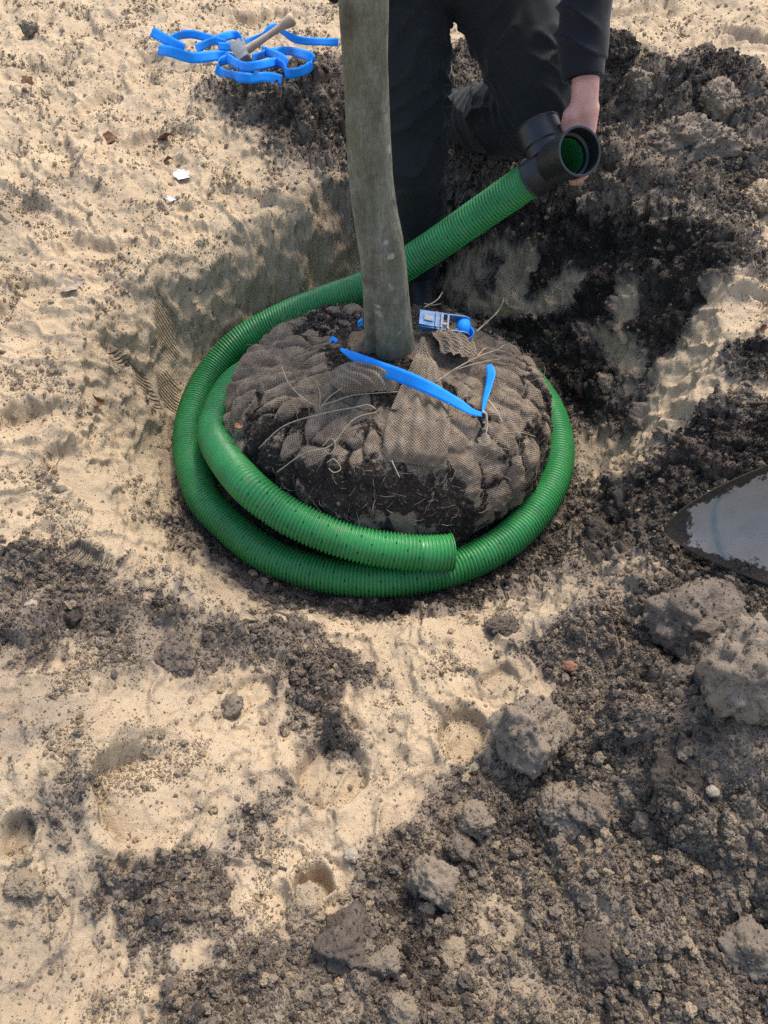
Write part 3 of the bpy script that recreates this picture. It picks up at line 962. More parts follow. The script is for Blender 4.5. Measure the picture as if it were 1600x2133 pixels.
# ball: turned profile with gathered lumps
PROF = np.array([(0, .004), (.06, .000), (.12, -.018), (.17, -.036), (.22, -.054), (.275, -.074), (.322, -.108), (.356, -.158), (.374, -.215), (.377, -.285), (.358, -.340), (.31, -.372), (.25, -.392)])
NP_, NA = 220, 540
tpar = np.concatenate([[0], np.cumsum(np.hypot(np.diff(PROF[:, 0]), np.diff(PROF[:, 1])))])
uu = np.linspace(0, tpar[-1], NP_)
kf = np.hanning(25); kf /= kf.sum()
pr = np.convolve(np.pad(np.interp(uu, tpar, PROF[:, 0]), 12, mode='reflect', reflect_type='odd'), kf, 'valid')
pz = np.convolve(np.pad(np.interp(uu, tpar, PROF[:, 1]), 12, mode='reflect', reflect_type='odd'), kf, 'valid')
pr[0] = 0.0005
tr_r = np.gradient(pr, uu); tr_z = np.gradient(pz, uu); nl = np.hypot(tr_r, tr_z); nrm_r, nrm_z = -tr_z / nl, tr_r / nl
A = np.repeat((np.arange(NA) * 2 * np.pi / NA)[None], NP_, 0); U = np.repeat(uu[:, None], NA, 1)
R0 = np.repeat(pr[:, None], NA, 1); Z0 = np.repeat(pz[:, None], NA, 1)
SXB, SYB = 1.035, 0.94
cx_, cy_ = np.cos(A), np.sin(A)
flatp = np.stack([R0 * cx_, R0 * cy_, Z0], -1).reshape(-1, 3)
wob = fbm3(flatp * 9, 5, 3).reshape(A.shape)
# gathers: elongated cells running down the sides
ka = A * 0.33 + 0.012 * wob
f1, id1, e1 = cells2((ka * 17).ravel(), (U * 9.5 + 0.10 * wob).ravel(), 81, jitter=1.0, second=True); f1 = f1.reshape(A.shape); id1 = id1.reshape(A.shape); e1 = e1.reshape(A.shape)
f2, id2 = cells2((ka * 46 + .3).ravel(), (U * 15 + .2 * wob).ravel(), 82); f2 = f2.reshape(A.shape); id2 = id2.reshape(A.shape)
g1 = sstep(0.0, 0.34, e1) ** .6 * np.sqrt(np.clip(1 - (f1 / .85) ** 2, 0, 1)); g2 = np.sqrt(np.clip(1 - (f2 / .7) ** 2, 0, 1))
topm = sstep(.10, .20, R0)
leftm = (0.18 + 0.82 * sstep(-.1, .5, -np.cos(A)) + 0.35 * sstep(.3, .9, np.cos(A))) * (1 - .45 * sstep(-.16, -.26, Z0))
disp = topm * leftm * (0.025 * g1 * (.45 + .55 * id1) + 0.006 * g2 * id2 - .008) + 0.010 * wob + 0.006 * fbm3(flatp * 26, 6, 4).reshape(A.shape)
disp *= sstep(0.03, 0.09, R0)
# dirt map, with creases darkened
dirt = 0.42 + 0.75 * fbm3(flatp * 8, 9, 4).reshape(A.shape)
front = sstep(-.1, .6, -np.sin(A))
dirt += 0.40 * sstep(-.11, -.24, Z0) * (0.35 + .65 * front) + .06 * front - 0.30 * sstep(.0, .6, -np.cos(A)) * (1 - sstep(-.2, -.28, Z0))
dirt += 0.45 * np.exp(-((R0 - .10) / .05) ** 2)
dirt -= 0.45 * np.exp(-((R0 - .25) / .06) ** 2) * np.exp(-((A - math.radians(286)) / .45) ** 2)
dirt -= 0.22 * sstep(.3, .8, np.cos(A)) * (1 - sstep(-.22, -.3, Z0))
dirt -= 0.18 * g1 * topm; dirt += .24 * (1 - sstep(0, .20, e1)) * topm + .05  # darker in the creases, paler on the bulges
for da, dz, s in ((276, -.215, .05), (283, -.25, .045), (300, -.17, .05), (306, -.2, .045), (318, -.24, .04), (262, -.26, .03)):
    dirt -= 0.8 * np.exp(-((A - math.radians(da)) / s) ** 2 - ((Z0 - dz) / .035) ** 2)
SYA = SYB - 0.10 * sstep(0.1, 0.8, cy_)
xs = BX + SXB * (R0 + disp * nrm_r[:, None]) * cx_; ys = BY + SYA * (R0 + disp * nrm_r[:, None]) * cy_; zs = Z0 + disp * nrm_z[:, None]
Vb = np.stack([xs, ys, zs], -1)
ii = np.arange(NP_ * NA, dtype=np.int32).reshape(NP_, NA)
Qb = np.stack([ii[:-1], ii[1:], np.roll(ii, -1, 1)[1:], np.roll(ii, -1, 1)[:-1]], -1).reshape(-1, 4)
b_me = quick_mesh('root_ball', Vb.reshape(-1, 3), Qb)
a_ = b_me.attributes.new('dirt', 'FLOAT', 'POINT'); a_.data.foreach_set('value', dirt.ravel().astype(np.float32))
uvl = b_me.uv_layers.new(name='UVMap')
uvv = np.stack([A * .33, U], -1).reshape(-1, 2)
uvl.data.foreach_set('uv', uvv[Qb.ravel()].astype(np.float32).ravel())
ball = part('root_ball', b_me, M['burlap'], tree)

def ball_pt(px, py, lift=0.0):
    """point on the root ball under a picture point"""
    d = np.array(ray(px, py)); o = np.array((0, 0, CAM_H))
    W = Vb.reshape(-1, 3) - o
    t = W @ d / d.dot(d)
    off = np.linalg.norm(W - t[:, None] * d, axis=1)
    cand = np.where(off < 0.010)[0]
    if len(cand) == 0: cand = np.array([int(np.argmin(off))])
    k = cand[np.argmin(t[cand])]
    p = o + d * t[k]
    i, j = divmod(int(k), NA)
    nv = np.array((nrm_r[i] * cx_[i, j], nrm_r[i] * cy_[i, j], nrm_z[i]))
    return p + nv * lift, nv

def strand(mb, pxs, lift, r, n=30, taper=False, wig=0.0, seed=0):
    pts = []
    rr = random.Random(seed)
    for k, (a, b) in enumerate(pxs):
        l = lift[k] if isinstance(lift, (list, tuple)) else lift
        p, _ = ball_pt(a, b, l); pts.append(p + np.array([rr.uniform(-wig, wig) for _ in range(3)]))
    Cc = spline(pts, n)
    rad = np.linspace(r, r * .35, n) if taper else np.full(n, r)
    mb.tube(Cc, rad, 6)

# cone of burlap gathered to a point beside the trunk, and a folded flap
def sheet(rows, n_u, n_v, pleat=0.0, npl=6, seed=0, thick=.0025):
    """rows: list of (left, right) points top to bottom"""
    Lp = spline([r[0] for r in rows], n_v); Rp = spline([r[1] for r in rows], n_v)
    u = np.linspace(0, 1, n_u)
    S_ = Lp[:, None, :] * (1 - u)[None, :, None] + Rp[:, None, :] * u[None, :, None]
    wdt = np.linalg.norm(Rp - Lp, axis=1)
    nn = np.cross(S_[-1, -1] - S_[0, 0], S_[-1, 0] - S_[0, -1] + 1e-9); nn /= np.linalg.norm(nn)
    if nn[1] > 0: nn = -nn
    arch = np.sin(u * np.pi) ** .7
    ph = npl * np.pi * 2 * (u[None, :] + .05 * np.sin(np.linspace(0, 5, n_v))[:, None])
    d = wdt[:, None] * (.16 * arch[None, :] + pleat * np.sin(ph + seed)) 
    S_ = S_ + d[:, :, None] * nn
    S_ = S_ + 0.003 * noise3(S_.reshape(-1, 3) * 60, seed).reshape(n_v, n_u)[:, :, None] * nn
    ii = np.arange(n_u * n_v, dtype=np.int32).reshape(n_v, n_u)
    q = np.stack([ii[:-1, :-1], ii[1:, :-1], ii[1:, 1:], ii[:-1, 1:]], -1).reshape(-1, 4)
    q2 = q[:, ::-1] + n_u * n_v
    V = np.vstack([S_.reshape(-1, 3), S_.reshape(-1, 3) - nn * thick])
    me = quick_mesh('sheet', V, np.vstack([q, q2]))
    l = me.uv_layers.new(name='UVMap')
    uu_ = np.stack([np.repeat(((u - .5)[None] * wdt[:, None])[:, :, None], 1, 2)[..., 0], np.repeat(np.linspace(0, path_len(Lp), n_v)[:, None], n_u, 1)], -1).reshape(-1, 2)
    uu_ = np.vstack([uu_, uu_]); l.data.foreach_set('uv', uu_[np.vstack([q, q2]).ravel()].astype(np.float32).ravel())
    return me
rows = []
for (a, b, c, d, l) in ((876, 700, 884, 700, .075), (868, 735, 892, 735, .045), (852, 775, 905, 778, .026), (828, 825, 922, 830, .014), (806, 880, 938, 885, .007), (798, 930, 930, 950, .003), (805, 962, 912, 975, -.006)):
    rows.append((ball_pt(a, b, l)[0], ball_pt(c, d, l)[0]))
rows[0] = (np.array(aty(877, 702, 1.385)), np.array(aty(885, 702, 1.387)))
rows[1] = (np.array(aty(868, 735, 1.362)), np.array(aty(893, 735, 1.364)))
cone = part('burlap_cone', sheet(rows, 60, 90, .035, 4.5, 2), M['burlap_clean'], tree)
rows = [(ball_pt(700, 775, .012)[0], ball_pt(735, 760, .010)[0]), (ball_pt(690, 792, .020)[0], ball_pt(775, 762, .018)[0]), (ball_pt(694, 808, .022)[0], ball_pt(815, 775, .018)[0]), (ball_pt(715, 822, .016)[0], ball_pt(830, 800, .014)[0]), (ball_pt(740, 826, .004)[0], ball_pt(832, 818, .004)[0])]
flap = part('burlap_flap', sheet(rows, 60, 40, .03, 5.5, 5), M['burlap_clean'], tree)
rows = [(ball_pt(895, 700, .012)[0], ball_pt(960, 705, .012)[0]), (ball_pt(905, 725, .022)[0], ball_pt(985, 735, .018)[0]), (ball_pt(912, 745, .014)[0], ball_pt(980, 765, .012)[0])]
part('burlap_fold', sheet(rows, 50, 30, .05, 4, 9), M['burlap_clean'], tree)

# loose twine, roots and threads
TW = [([(545, 935), (600, 890), (680, 865), (745, 855), (770, 850), (785, 862)], .012, .0013), ([(585, 985), (640, 945), (690, 930), (740, 880), (785, 860)], .010, .0013),
      ([(588, 770), (610, 810), (640, 840), (668, 852)], .012, .0011), ([(668, 855), (672, 830), (670, 808)], [.004, .02, .03], .0012), ([(668, 855), (690, 835), (715, 822)], [.004, .016, .022], .0012),
      ([(668, 855), (700, 845), (740, 832), (800, 824), (835, 822)], .014, .0012), ([(900, 810), (935, 785), (985, 760), (1025, 745), (1040, 735)], .024, .0013),
      ([(915, 800), (950, 780), (1000, 765), (1035, 758)], .020, .0012), ([(985, 760), (1000, 742), (1020, 748), (1042, 752)], .028, .0012),
      ([(676, 930), (690, 915), (700, 928), (690, 945), (678, 940)], .012, .0011), ([(683, 965), (700, 960), (712, 975), (700, 985), (685, 975)], .010, .0011),
      ([(480, 905), (492, 950), (500, 985)], .010, .0013), ([(1045, 905), (1080, 900), (1110, 912)], .008, .001), ([(990, 700), (1020, 672), (1030, 660)], [.01, .03, .045], .002),
      ([(885, 650), (905, 640), (915, 632)], [.01, .02, .028], .0016), ([(880, 640), (900, 648), (912, 652)], [.01, .015, .02], .0014)]
for k, (pp_, lf, r) in enumerate(TW):
    mb = MB(); strand(mb, pp_, lf, r, 26, False, .003, k)
    part('twine_strand', mb.mesh('twine_strand'), M['twine'], tree)
ROOT = [([(998, 868), (1006, 872), (1010, 890), (1010, 908)], [.022, .018, .012, .006], .0030), ([(1012, 840), (1028, 862), (1040, 884)], [.014, .014, .010], .0016),
        ([(815, 960), (825, 980), (832, 995)], .006, .0014)]
for k, (pp_, lf, r) in enumerate(ROOT):
    mb = MB(); strand(mb, pp_, lf, r, 22, True, .001, 50 + k)
    part('root', mb.mesh('root'), M['root'], tree)
WIRE = [([(800, 858), (830, 862), (848, 860), (870, 857)], .016, .0016), ([(845, 862), (860, 880), (890, 886), (940, 872)], .014, .0013), ([(700, 830), (745, 855), (790, 862)], .006, .0012), ([(890, 886), (915, 915)], .008, .001)]
for k, (pp_, lf, r) in enumerate(WIRE):
    mb = MB(); strand(mb, pp_, lf, r, 22, False, .001, 80 + k)
    part('netting_wire', mb.mesh('netting_wire'), M['wire'], tree)
fib = MB(); fr = random.Random(3)
for k in range(1500):
    i = fr.randrange(60, NP_ - 50); j = fr.randrange(NA)
    if math.sin(A[i, j]) > .75 and fr.random() < .6: continue
    p = Vb[i, j]; nv = np.array((nrm_r[i] * cx_[i, j], nrm_r[i] * cy_[i, j], nrm_z[i]))
    d = np.array([fr.gauss(0, 1) for _ in range(3)]); d -= nv * d.dot(nv) * .8; d /= np.linalg.norm(d)
    ln = fr.uniform(.008, .035); bend = np.array([fr.gauss(0, .4) for _ in range(3)])
    pts = [p + nv * (.001 + .006 * math.sin(s * 2.2) * fr.random()) + d * ln * s + bend * ln * .35 * s * s for s in (0, .33, .66, 1)]
    fib.tube(pts, fr.uniform(.0003, .00065), 3, False)
fo = part('loose_fibres', fib.mesh('loose_fibres'), M['twine'], tree)
fo['kind'] = 'stuff'

# ----------------------------------------------------------------------------
# person kneeling behind the trunk, holding the fitting
# ----------------------------------------------------------------------------
def capsule(mb, a, b, ra, rb, seg=16, flat=None):
    a = np.array(a, float); b = np.array(b, float)
    n = 9
    ts = np.linspace(0, 1, n)
    d = b - a; Ld = np.linalg.norm(d); u = d / Ld
    pts = []; rad = []
    for k in range(4, 0, -1):
        q = k / 4.0 * .98; pts.append(a - u * ra * q); rad.append(ra * math.sqrt(max(1e-4, 1 - q * q)))
    for t in ts: pts.append(a + d * t); rad.append(ra + (rb - ra) * t)
    for k in range(1, 5):
        q = k / 4.0 * .98; pts.append(b + u * rb * q); rad.append(rb * math.sqrt(max(1e-4, 1 - q * q)))
    mb.tube(pts, rad, seg)

def ellipsoid(mb, c, r, R=None, seg=20):
    V = []; F = []
    nv = 12
    for i in range(nv + 1):
        th = math.pi * (i + .02) / (nv + .04)
        for j in range(seg):
            ph = 2 * math.pi * j / seg
            V.append((r[0] * math.sin(th) * math.cos(ph), r[1] * math.sin(th) * math.sin(ph), r[2] * math.cos(th)))
    V = np.array(V)
    if R is not None: V = V @ np.array(R).T
    for i in range(nv):
        for j in range(seg):
            k = (j + 1) % seg; F.append((i*seg + j, (i+1)*seg + j, (i+1)*seg + k, i*seg + k))
    F.append(tuple(range(seg))); F.append(tuple(nv*seg + j for j in range(seg - 1, -1, -1)))
    mb.add(V + np.array(c), F)

def fuse(mb, name, voxel, smooth=6, fn=None):
    me = mb.mesh(name + '_raw')
    o = bpy.data.objects.new('temporary', me); COL.objects.link(o)
    r = o.modifiers.new('r', 'REMESH'); r.mode = 'VOXEL'; r.voxel_size = voxel
    if smooth:
        s_ = o.modifiers.new('s', 'SMOOTH'); s_.iterations = smooth; s_.factor = .5
    dg = bpy.context.evaluated_depsgraph_get(); dg.update()
    out = bpy.data.meshes.new_from_object(o.evaluated_get(dg))
    out.name = name
    bpy.data.objects.remove(o); bpy.data.meshes.remove(me)
    n = len(out.vertices)
    co = np.empty(n * 3, np.float32); out.vertices.foreach_get('co', co); co = co.reshape(-1, 3).astype(float)
    nv = np.empty(n * 3, np.float32); out.vertices.foreach_get('normal', nv); nv = nv.reshape(-1, 3).astype(float)
    if fn is not None:
        co = co + nv * fn(co)[:, None]
        out.vertices.foreach_set('co', co.astype(np.float32).ravel())
    out.polygons.foreach_set('use_smooth', np.ones(len(out.polygons), bool))
    out.update()
    return out

person = empty('person', (.12, 2.10, FLOOR_Z))
tag(person, 'person in black work clothes kneeling behind the trunk holding a pipe fitting', 'person')

HIP_R, KNEE_R, ANK_R = (.035, 2.20, .50), (.070, 1.985, .125), (.105, 2.075, -.245)     # standing leg
HIP_L, KNEE_L, ANK_L = (.255, 2.19, .50), (.405, 1.975, .245), (.205, 2.36, .075)      # bent leg
SHO_L, ELB_L, WRI_L = (.36, 2.10, 1.00), (.425, 2.00, .70), (.427, 1.815, .405)
SHO_R, ELB_R, WRI_R = (-.04, 2.14, 1.00), (-.16, 2.20, .80), (-.09, 1.98, .70)

# body: one continuous skin from head to hands
body = MB()
capsule(body, (.145, 2.22, .55), (.155, 2.12, .95), .125, .135)
capsule(body, (.155, 2.12, .98), (.16, 2.07, 1.14), .058, .055)
ellipsoid(body, (.165, 2.03, 1.245), (.078, .098, .115))
ellipsoid(body, (.165, 1.955, 1.215), (.045, .03, .055))                 # jaw
capsule(body, (.165, 1.935, 1.255), (.165, 1.915, 1.225), .011, .016)    # nose
for sx in (-1, 1):
    ellipsoid(body, (.165 + sx * .080, 2.045, 1.240), (.012, .022, .034))   # ears
capsule(body, SHO_R, ELB_R, .050, .042); capsule(body, ELB_R, WRI_R, .042, .028)
capsule(body, SHO_L, ELB_L, .050, .042)
capsule(body, (.02, 2.12, 1.0), (.30, 2.11, 1.0), .075, .075)
capsule(body, HIP_R, KNEE_R, .078, .055); capsule(body, KNEE_R, ANK_R, .052, .038)
capsule(body, HIP_L, KNEE_L, .078, .055); capsule(body, KNEE_L, ANK_L, .052, .038)
# forearm and hand that holds the fitting
wr = np.array(aty(1219, 188, 1.800)); 
capsule(body, ELB_L, wr, .040, .0290)
pal0 = np.array(aty(1216, 225, 1.790)); pal1 = np.array(aty(1207, 285, 1.765))
capsule(body, wr + (0, 0, .01), pal0, .0285, .0300)
capsule(body, pal0 + (-.012, 0, 0), pal1 + (-.020, .004, 0), .0215, .0205)
capsule(body, pal0 + (.014, 0, 0), pal1 + (.016, .004, .004), .0205, .0195)
capsule(body, np.array(aty(1190, 240, 1.775)), np.array(aty(1180, 266, 1.778)), .0190, .0150)       # ball of the thumb
for k, (a, b, c, r) in enumerate((((1224, 300, 1.760), (1228, 338, 1.730), (1218, 366, 1.700), .0098), ((1213, 304, 1.768), (1218, 345, 1.742), (1207, 374, 1.706), .0102),
                                  ((1200, 305, 1.772), (1206, 348, 1.750), (1196, 379, 1.714), .0102), ((1188, 302, 1.772), (1196, 344, 1.752), (1188, 372, 1.722), .0092))):
    A_, B_, C_ = (np.array(aty(*q)) for q in (a, b, c))
    capsule(body, pal1 * .35 + A_ * .65, B_, r * 1.1, r); capsule(body, B_, C_, r, r * .88)
t0, t1, t2 = (np.array(aty(*q)) for q in ((1184, 258, 1.775), (1172, 280, 1.785), (1166, 298, 1.785)))
capsule(body, t0, t1, .0135, .0120); capsule(body, t1, t2, .0118, .0102)
# relaxed right hand
rw = np.array(WRI_R)
capsule(body, rw, rw + (.005, -.015, -.07), .024, .030)
for k in range(4):
    b0 = rw + (-.022 + .016 * k, -.02, -.085); capsule(body, b0, b0 + (.002, -.012, -.04), .0095, .009); capsule(body, b0 + (.002, -.012, -.04), b0 + (.004, .004, -.068 + .004 * abs(k - 1.5)), .009, .008)
capsule(body, rw + (.02, -.02, -.035), rw + (.038, -.035, -.08), .012, .010)
part('body', fuse(body, 'body', .0048, 4), M['skin'], person)

hair = MB(); ellipsoid(hair, (.165, 2.045, 1.275), (.086, .098, .098)); ellipsoid(hair, (.165, 2.09, 1.24), (.080, .06, .09))
part('hair', fuse(hair, 'hair', .006, 3, lambda p: .006 * fbm3(p * 60, 4, 3)), M['hair'], person)

def creases(p, seed, dirs, amp):
    d = .006 * fbm3(p * 7, seed, 3)
    for k, (v, f, a) in enumerate(dirs):
        w = p @ np.array(v)
        ph = w * f + 2.6 * fbm3(p * 6, seed + 31 + k, 2)
        d = d + a * amp * (1 - np.abs(np.sin(ph))) ** 2.2 * sstep(-.25, .45, noise3(p * 8, seed + 60 + k))
    return d

tr_m = MB()
capsule(tr_m, (.045, 2.215, .52), (.245, 2.205, .52), .138, .138)
ellipsoid(tr_m, (.145, 2.235, .60), (.205, .145, .12))
mid = lambda a, b, t: tuple(np.array(a) * (1 - t) + np.array(b) * t)
capsule(tr_m, (.0, 2.19, .50), mid(HIP_R, KNEE_R, .5), .118, .100); capsule(tr_m, HIP_R, mid(HIP_R, KNEE_R, .55), .122, .104); capsule(tr_m, mid(HIP_R, KNEE_R, .55), KNEE_R, .104, .086)
capsule(tr_m, KNEE_R, mid(KNEE_R, ANK_R, .35), .084, .074); capsule(tr_m, mid(KNEE_R, ANK_R, .35), mid(KNEE_R, ANK_R, .62), .074, .070)
capsule(tr_m, HIP_L, mid(HIP_L, KNEE_L, .5), .126, .112); capsule(tr_m, mid(HIP_L, KNEE_L, .5), KNEE_L, .112, .088)
capsule(tr_m, KNEE_L, mid(KNEE_L, ANK_L, .5), .088, .094); capsule(tr_m, mid(KNEE_L, ANK_L, .5), ANK_L, .092, .066)
part('trousers', fuse(tr_m, 'trousers', .008, 6, lambda p: creases(p, 3, [((.5, .2, .84), 60, .8), ((-.6, .3, .74), 48, 1.0), ((.2, -.7, .68), 85, .5)], .013)), M['trousers'], person)

lo = MB()
capsule(lo, mid(KNEE_R, ANK_R, .55), mid(KNEE_R, ANK_R, .92), .0625, .058)
part('trouser_hem', fuse(lo, 'trouser_hem', .006, 4, lambda p: creases(p, 8, [((.3, .1, .95), 120, .8)], .007)), M['trouser_dark'], person)

sw = MB()
capsule(sw, (.145, 2.215, .66), (.155, 2.13, .95), .165, .165); capsule(sw, (.02, 2.13, 1.0), (.30, 2.12, 1.0), .105, .105)
ellipsoid(sw, (.145, 2.235, .62), (.200, .150, .06))
capsule(sw, (-.075, 2.16, .60), (-.112, 2.08, .480), .050, .022)
capsule(sw, SHO_R, ELB_R, .080, .066); capsule(sw, ELB_R, mid(ELB_R, WRI_R, .82), .064, .046)
cuff0 = np.array(aty(1214, 105, 1.845)); cuff1 = np.array(aty(1213, 165, 1.812))
capsule(sw, SHO_L, ELB_L, .084, .070); capsule(sw, ELB_L, cuff0, .068, .0500)
part('sweatshirt', fuse(sw, 'sweatshirt', .0065, 6, lambda p: creases(p, 21, [((.2, .3, .93), 75, 1.0), ((.6, .2, .77), 55, .6)], .012)), M['sweater'], person)
# knitted cuffs: short hollow bands
def band(c0, c1, r0, r1, name):
    c0, c1 = np.array(c0), np.array(c1)
    pts = [c0 + (c1 - c0) * t for t in (0, .06, .3, .6, .9, 1.0, 1.0, .7)]
    v, f = sweep(pts + [], [r0 * .97, r0 * 1.0, (r0 * .7 + r1 * .3) * 1.02, (r0 * .4 + r1 * .6) * 1.03, r1 * 1.03, r1, r1 - .006, r1 - .007], 64, False)
    v = v.reshape(len(pts), 64, 3); a = np.arange(64)
    ctr = np.array(pts)[:, None, :]
    v = ctr + (v - ctr) * (1 + .012 * (a % 2))[None, :, None]
    mb = MB(); mb.add(v.reshape(-1, 3), f); return mb.mesh(name)
part('cuff', band(cuff0, cuff1, .0480, .0425, 'cuff'), M['sweater'], person)
part('cuff', band(mid(ELB_R, WRI_R, .8), mid(ELB_R, WRI_R, 1.0), .045, .038, 'cuff'), M['sweater'], person)

def boot(ank, toe, name):
    mb = MB(); a = np.array(ank); t = np.array(toe)
    u = (t - a); u[2] = 0; u /= np.linalg.norm(u)
    capsule(mb, a + (0, 0, .10), a + (0, 0, -.03), .058, .056)
    capsule(mb, a + np.array((0, 0, -.065)) - u * .035, t + np.array((0, 0, 0)) - u * .06, .046, .046)
    capsule(mb, a + np.array((0, 0, -.02)), t - u * .07 + (0, 0, .012), .050, .042)
    capsule(mb, t - u * .07, t - u * .04, .044, .040)
    me = fuse(mb, name, .006, 4)
    co = np.empty(len(me.vertices) * 3, np.float32); me.vertices.foreach_get('co', co); co = co.reshape(-1, 3)
    zf = a[2] - .105
    co[:, 2] = np.maximum(co[:, 2], zf)
    me.vertices.foreach_set('co', co.ravel()); me.update()
    return me
part('boot', boot(ANK_R, (.125, 1.90, -.305), 'boot'), M['boot'], person)
mb = MB(); capsule(mb, (.205, 2.36, .075), (.19, 2.43, .055), .056, .052); capsule(mb, (.19, 2.43, .06), (.17, 2.47, -.01), .050, .044); capsule(mb, (.172, 2.47, .0), (.165, 2.43, -.06), .044, .040)
part('boot', fuse(mb, 'boot', .006, 4), M['boot'], person)

# ----------------------------------------------------------------------------
# blue strap round the ball with its ratchet buckle
# ----------------------------------------------------------------------------
strap = empty('ratchet_strap', (BX, BY, 0))
tag(strap, 'blue ratchet strap with steel buckle lying on top of the root ball', 'strap')
def rib_part(name, pts, wd, width, root, mat, n=70, thick=.0016):
    C_ = spline(pts, n); W_ = spline(wd, n)
    w_ = np.interp(np.linspace(0, 1, n), np.linspace(0, 1, len(width)), width) if not np.isscalar(width) else width
    mb = MB(); mb.add(*ribbon(C_, W_, w_, thick)); me = mb.mesh(name)
    return part(name, me, mat, root)
sp = [ball_pt(711, 731, .006)[0], ball_pt(745, 755, .018)[0], ball_pt(790, 782, .030)[0], ball_pt(840, 806, .040)[0], ball_pt(890, 830, .040)[0], ball_pt(940, 852, .030)[0], ball_pt(975, 868, .022)[0], ball_pt(998, 872, .018)[0]]
sw_ = [(0, .9, .4), (.1, .55, .8), (.15, .5, .85), (.15, .45, .9), (.1, .6, .8), (.15, .85, .45), (.2, .9, .3), (.1, .9, .3)]
rib_part('webbing', sp, sw_, [.006, .020, .028, .030, .029, .026, .022, .010], strap, M['webbing'])
sp = [ball_pt(999, 868, .018)[0], ball_pt(1003, 845, .020)[0], ball_pt(1009, 815, .026)[0], ball_pt(1014, 790, .022)[0], ball_pt(1013, 768, .012)[0]]
rib_part('webbing', sp, [(.9, .2, .1), (.9, .3, .3), (.8, -.3, .5), (.6, -.6, .5), (.9, .2, .2)], [.004, .012, .018, .022, .014], strap, M['webbing'], 50)
sp = [ball_pt(966, 700, .020)[0], ball_pt(975, 715, .022)[0], ball_pt(968, 730, .014)[0], ball_pt(985, 740, .010)[0]]
rib_part('webbing', sp, [(.3, .2, .9)] * 4, [.024, .022, .020, .012], strap, M['webbing'], 40)
sp = [ball_pt(748, 683, .008)[0], ball_pt(757, 679, .010)[0]]
sp.insert(1, (sp[0] + sp[1]) / 2)
rib_part('webbing', sp, [(.2, .6, .7)] * 3, .018, strap, M['webbing'], 12)
sp = [ball_pt(690, 717, .006)[0], ball_pt(697, 713, .012)[0], ball_pt(704, 716, .006)[0]]
rib_part('webbing', sp, [(.2, .6, .7)] * 3, .008, strap, M['webbing'], 12)

# buckle
b0 = np.array(ball_pt(866, 684, .022)[0]); b1 = np.array(ball_pt(972, 706, .024)[0])
ex = b1 - b0; BL = np.linalg.norm(ex); ex /= BL
ez = np.array((.05, -.42, .9)); ez -= ex * ez.dot(ex); ez /= np.linalg.norm(ez); ey = np.cross(ez, ex)
RB = np.stack([ex, ey, ez], 1)
def bl(x, y, z): return b0 + RB @ np.array((x, y, z))
buckle = part('ratchet_buckle', None, None, strap)
def bpart(name, mb, mat, sm=False):
    return link(name, mb.mesh(name, sm), mat, buckle)
def plate(y, h0, h1, name):
    """side cheek with rounded end"""
    n = 18; mb = MB()
    outline = [(0, -.006), (BL * .75, -.010)] + [(BL * .82 + .020 * math.sin(t), .004 - .018 * math.cos(t)) for t in np.linspace(0, math.pi, n)] + [(BL * .5, .016), (0, .010)]
    V = [bl(x, y - .0012, z) for x, z in outline] + [bl(x, y + .0012, z) for x, z in outline]
    k = len(outline)
    F = [tuple(range(k)), tuple(range(2 * k - 1, k - 1, -1))] + [(i, k + i, k + (i + 1) % k, (i + 1) % k) for i in range(k)]
    mb.add(V, F); return bpart(name, mb, M['steel_blue'])
plate(-.019, 0, 0, 'cheek_plate'); plate(.019, 0, 0, 'cheek_plate')
mb = MB()
mb.box(bl(BL * .22, 0, .014), BL * .44, .034, .0022, RB); bpart('handle_plate', mb, M['steel_blue'])
for x0 in (.30, .40, .52):
    mb = MB(); mb.box(bl(BL * x0, 0, .0175), .004, .036, .005, RB); bpart('cross_bar', mb, M['steel'])
mb = MB(); mb.box(bl(BL * .16, .0, .0165), .020, .012, .003, RB); mb.box(bl(BL * .46, -.006, .0165), .018, .006, .003, RB); bpart('slot_rim', mb, M['steel'])
mb = MB(); mb.tube([bl(BL * .84, -.018, .004), bl(BL * .84, .018, .004)], .0155, 20); bpart('wound_spool', mb, M['webbing'], True)
mb = MB(); mb.tube([bl(BL * .84, -.024, .004), bl(BL * .84, .024, .004)], .006, 14); bpart('axle', mb, M['steel'], True)

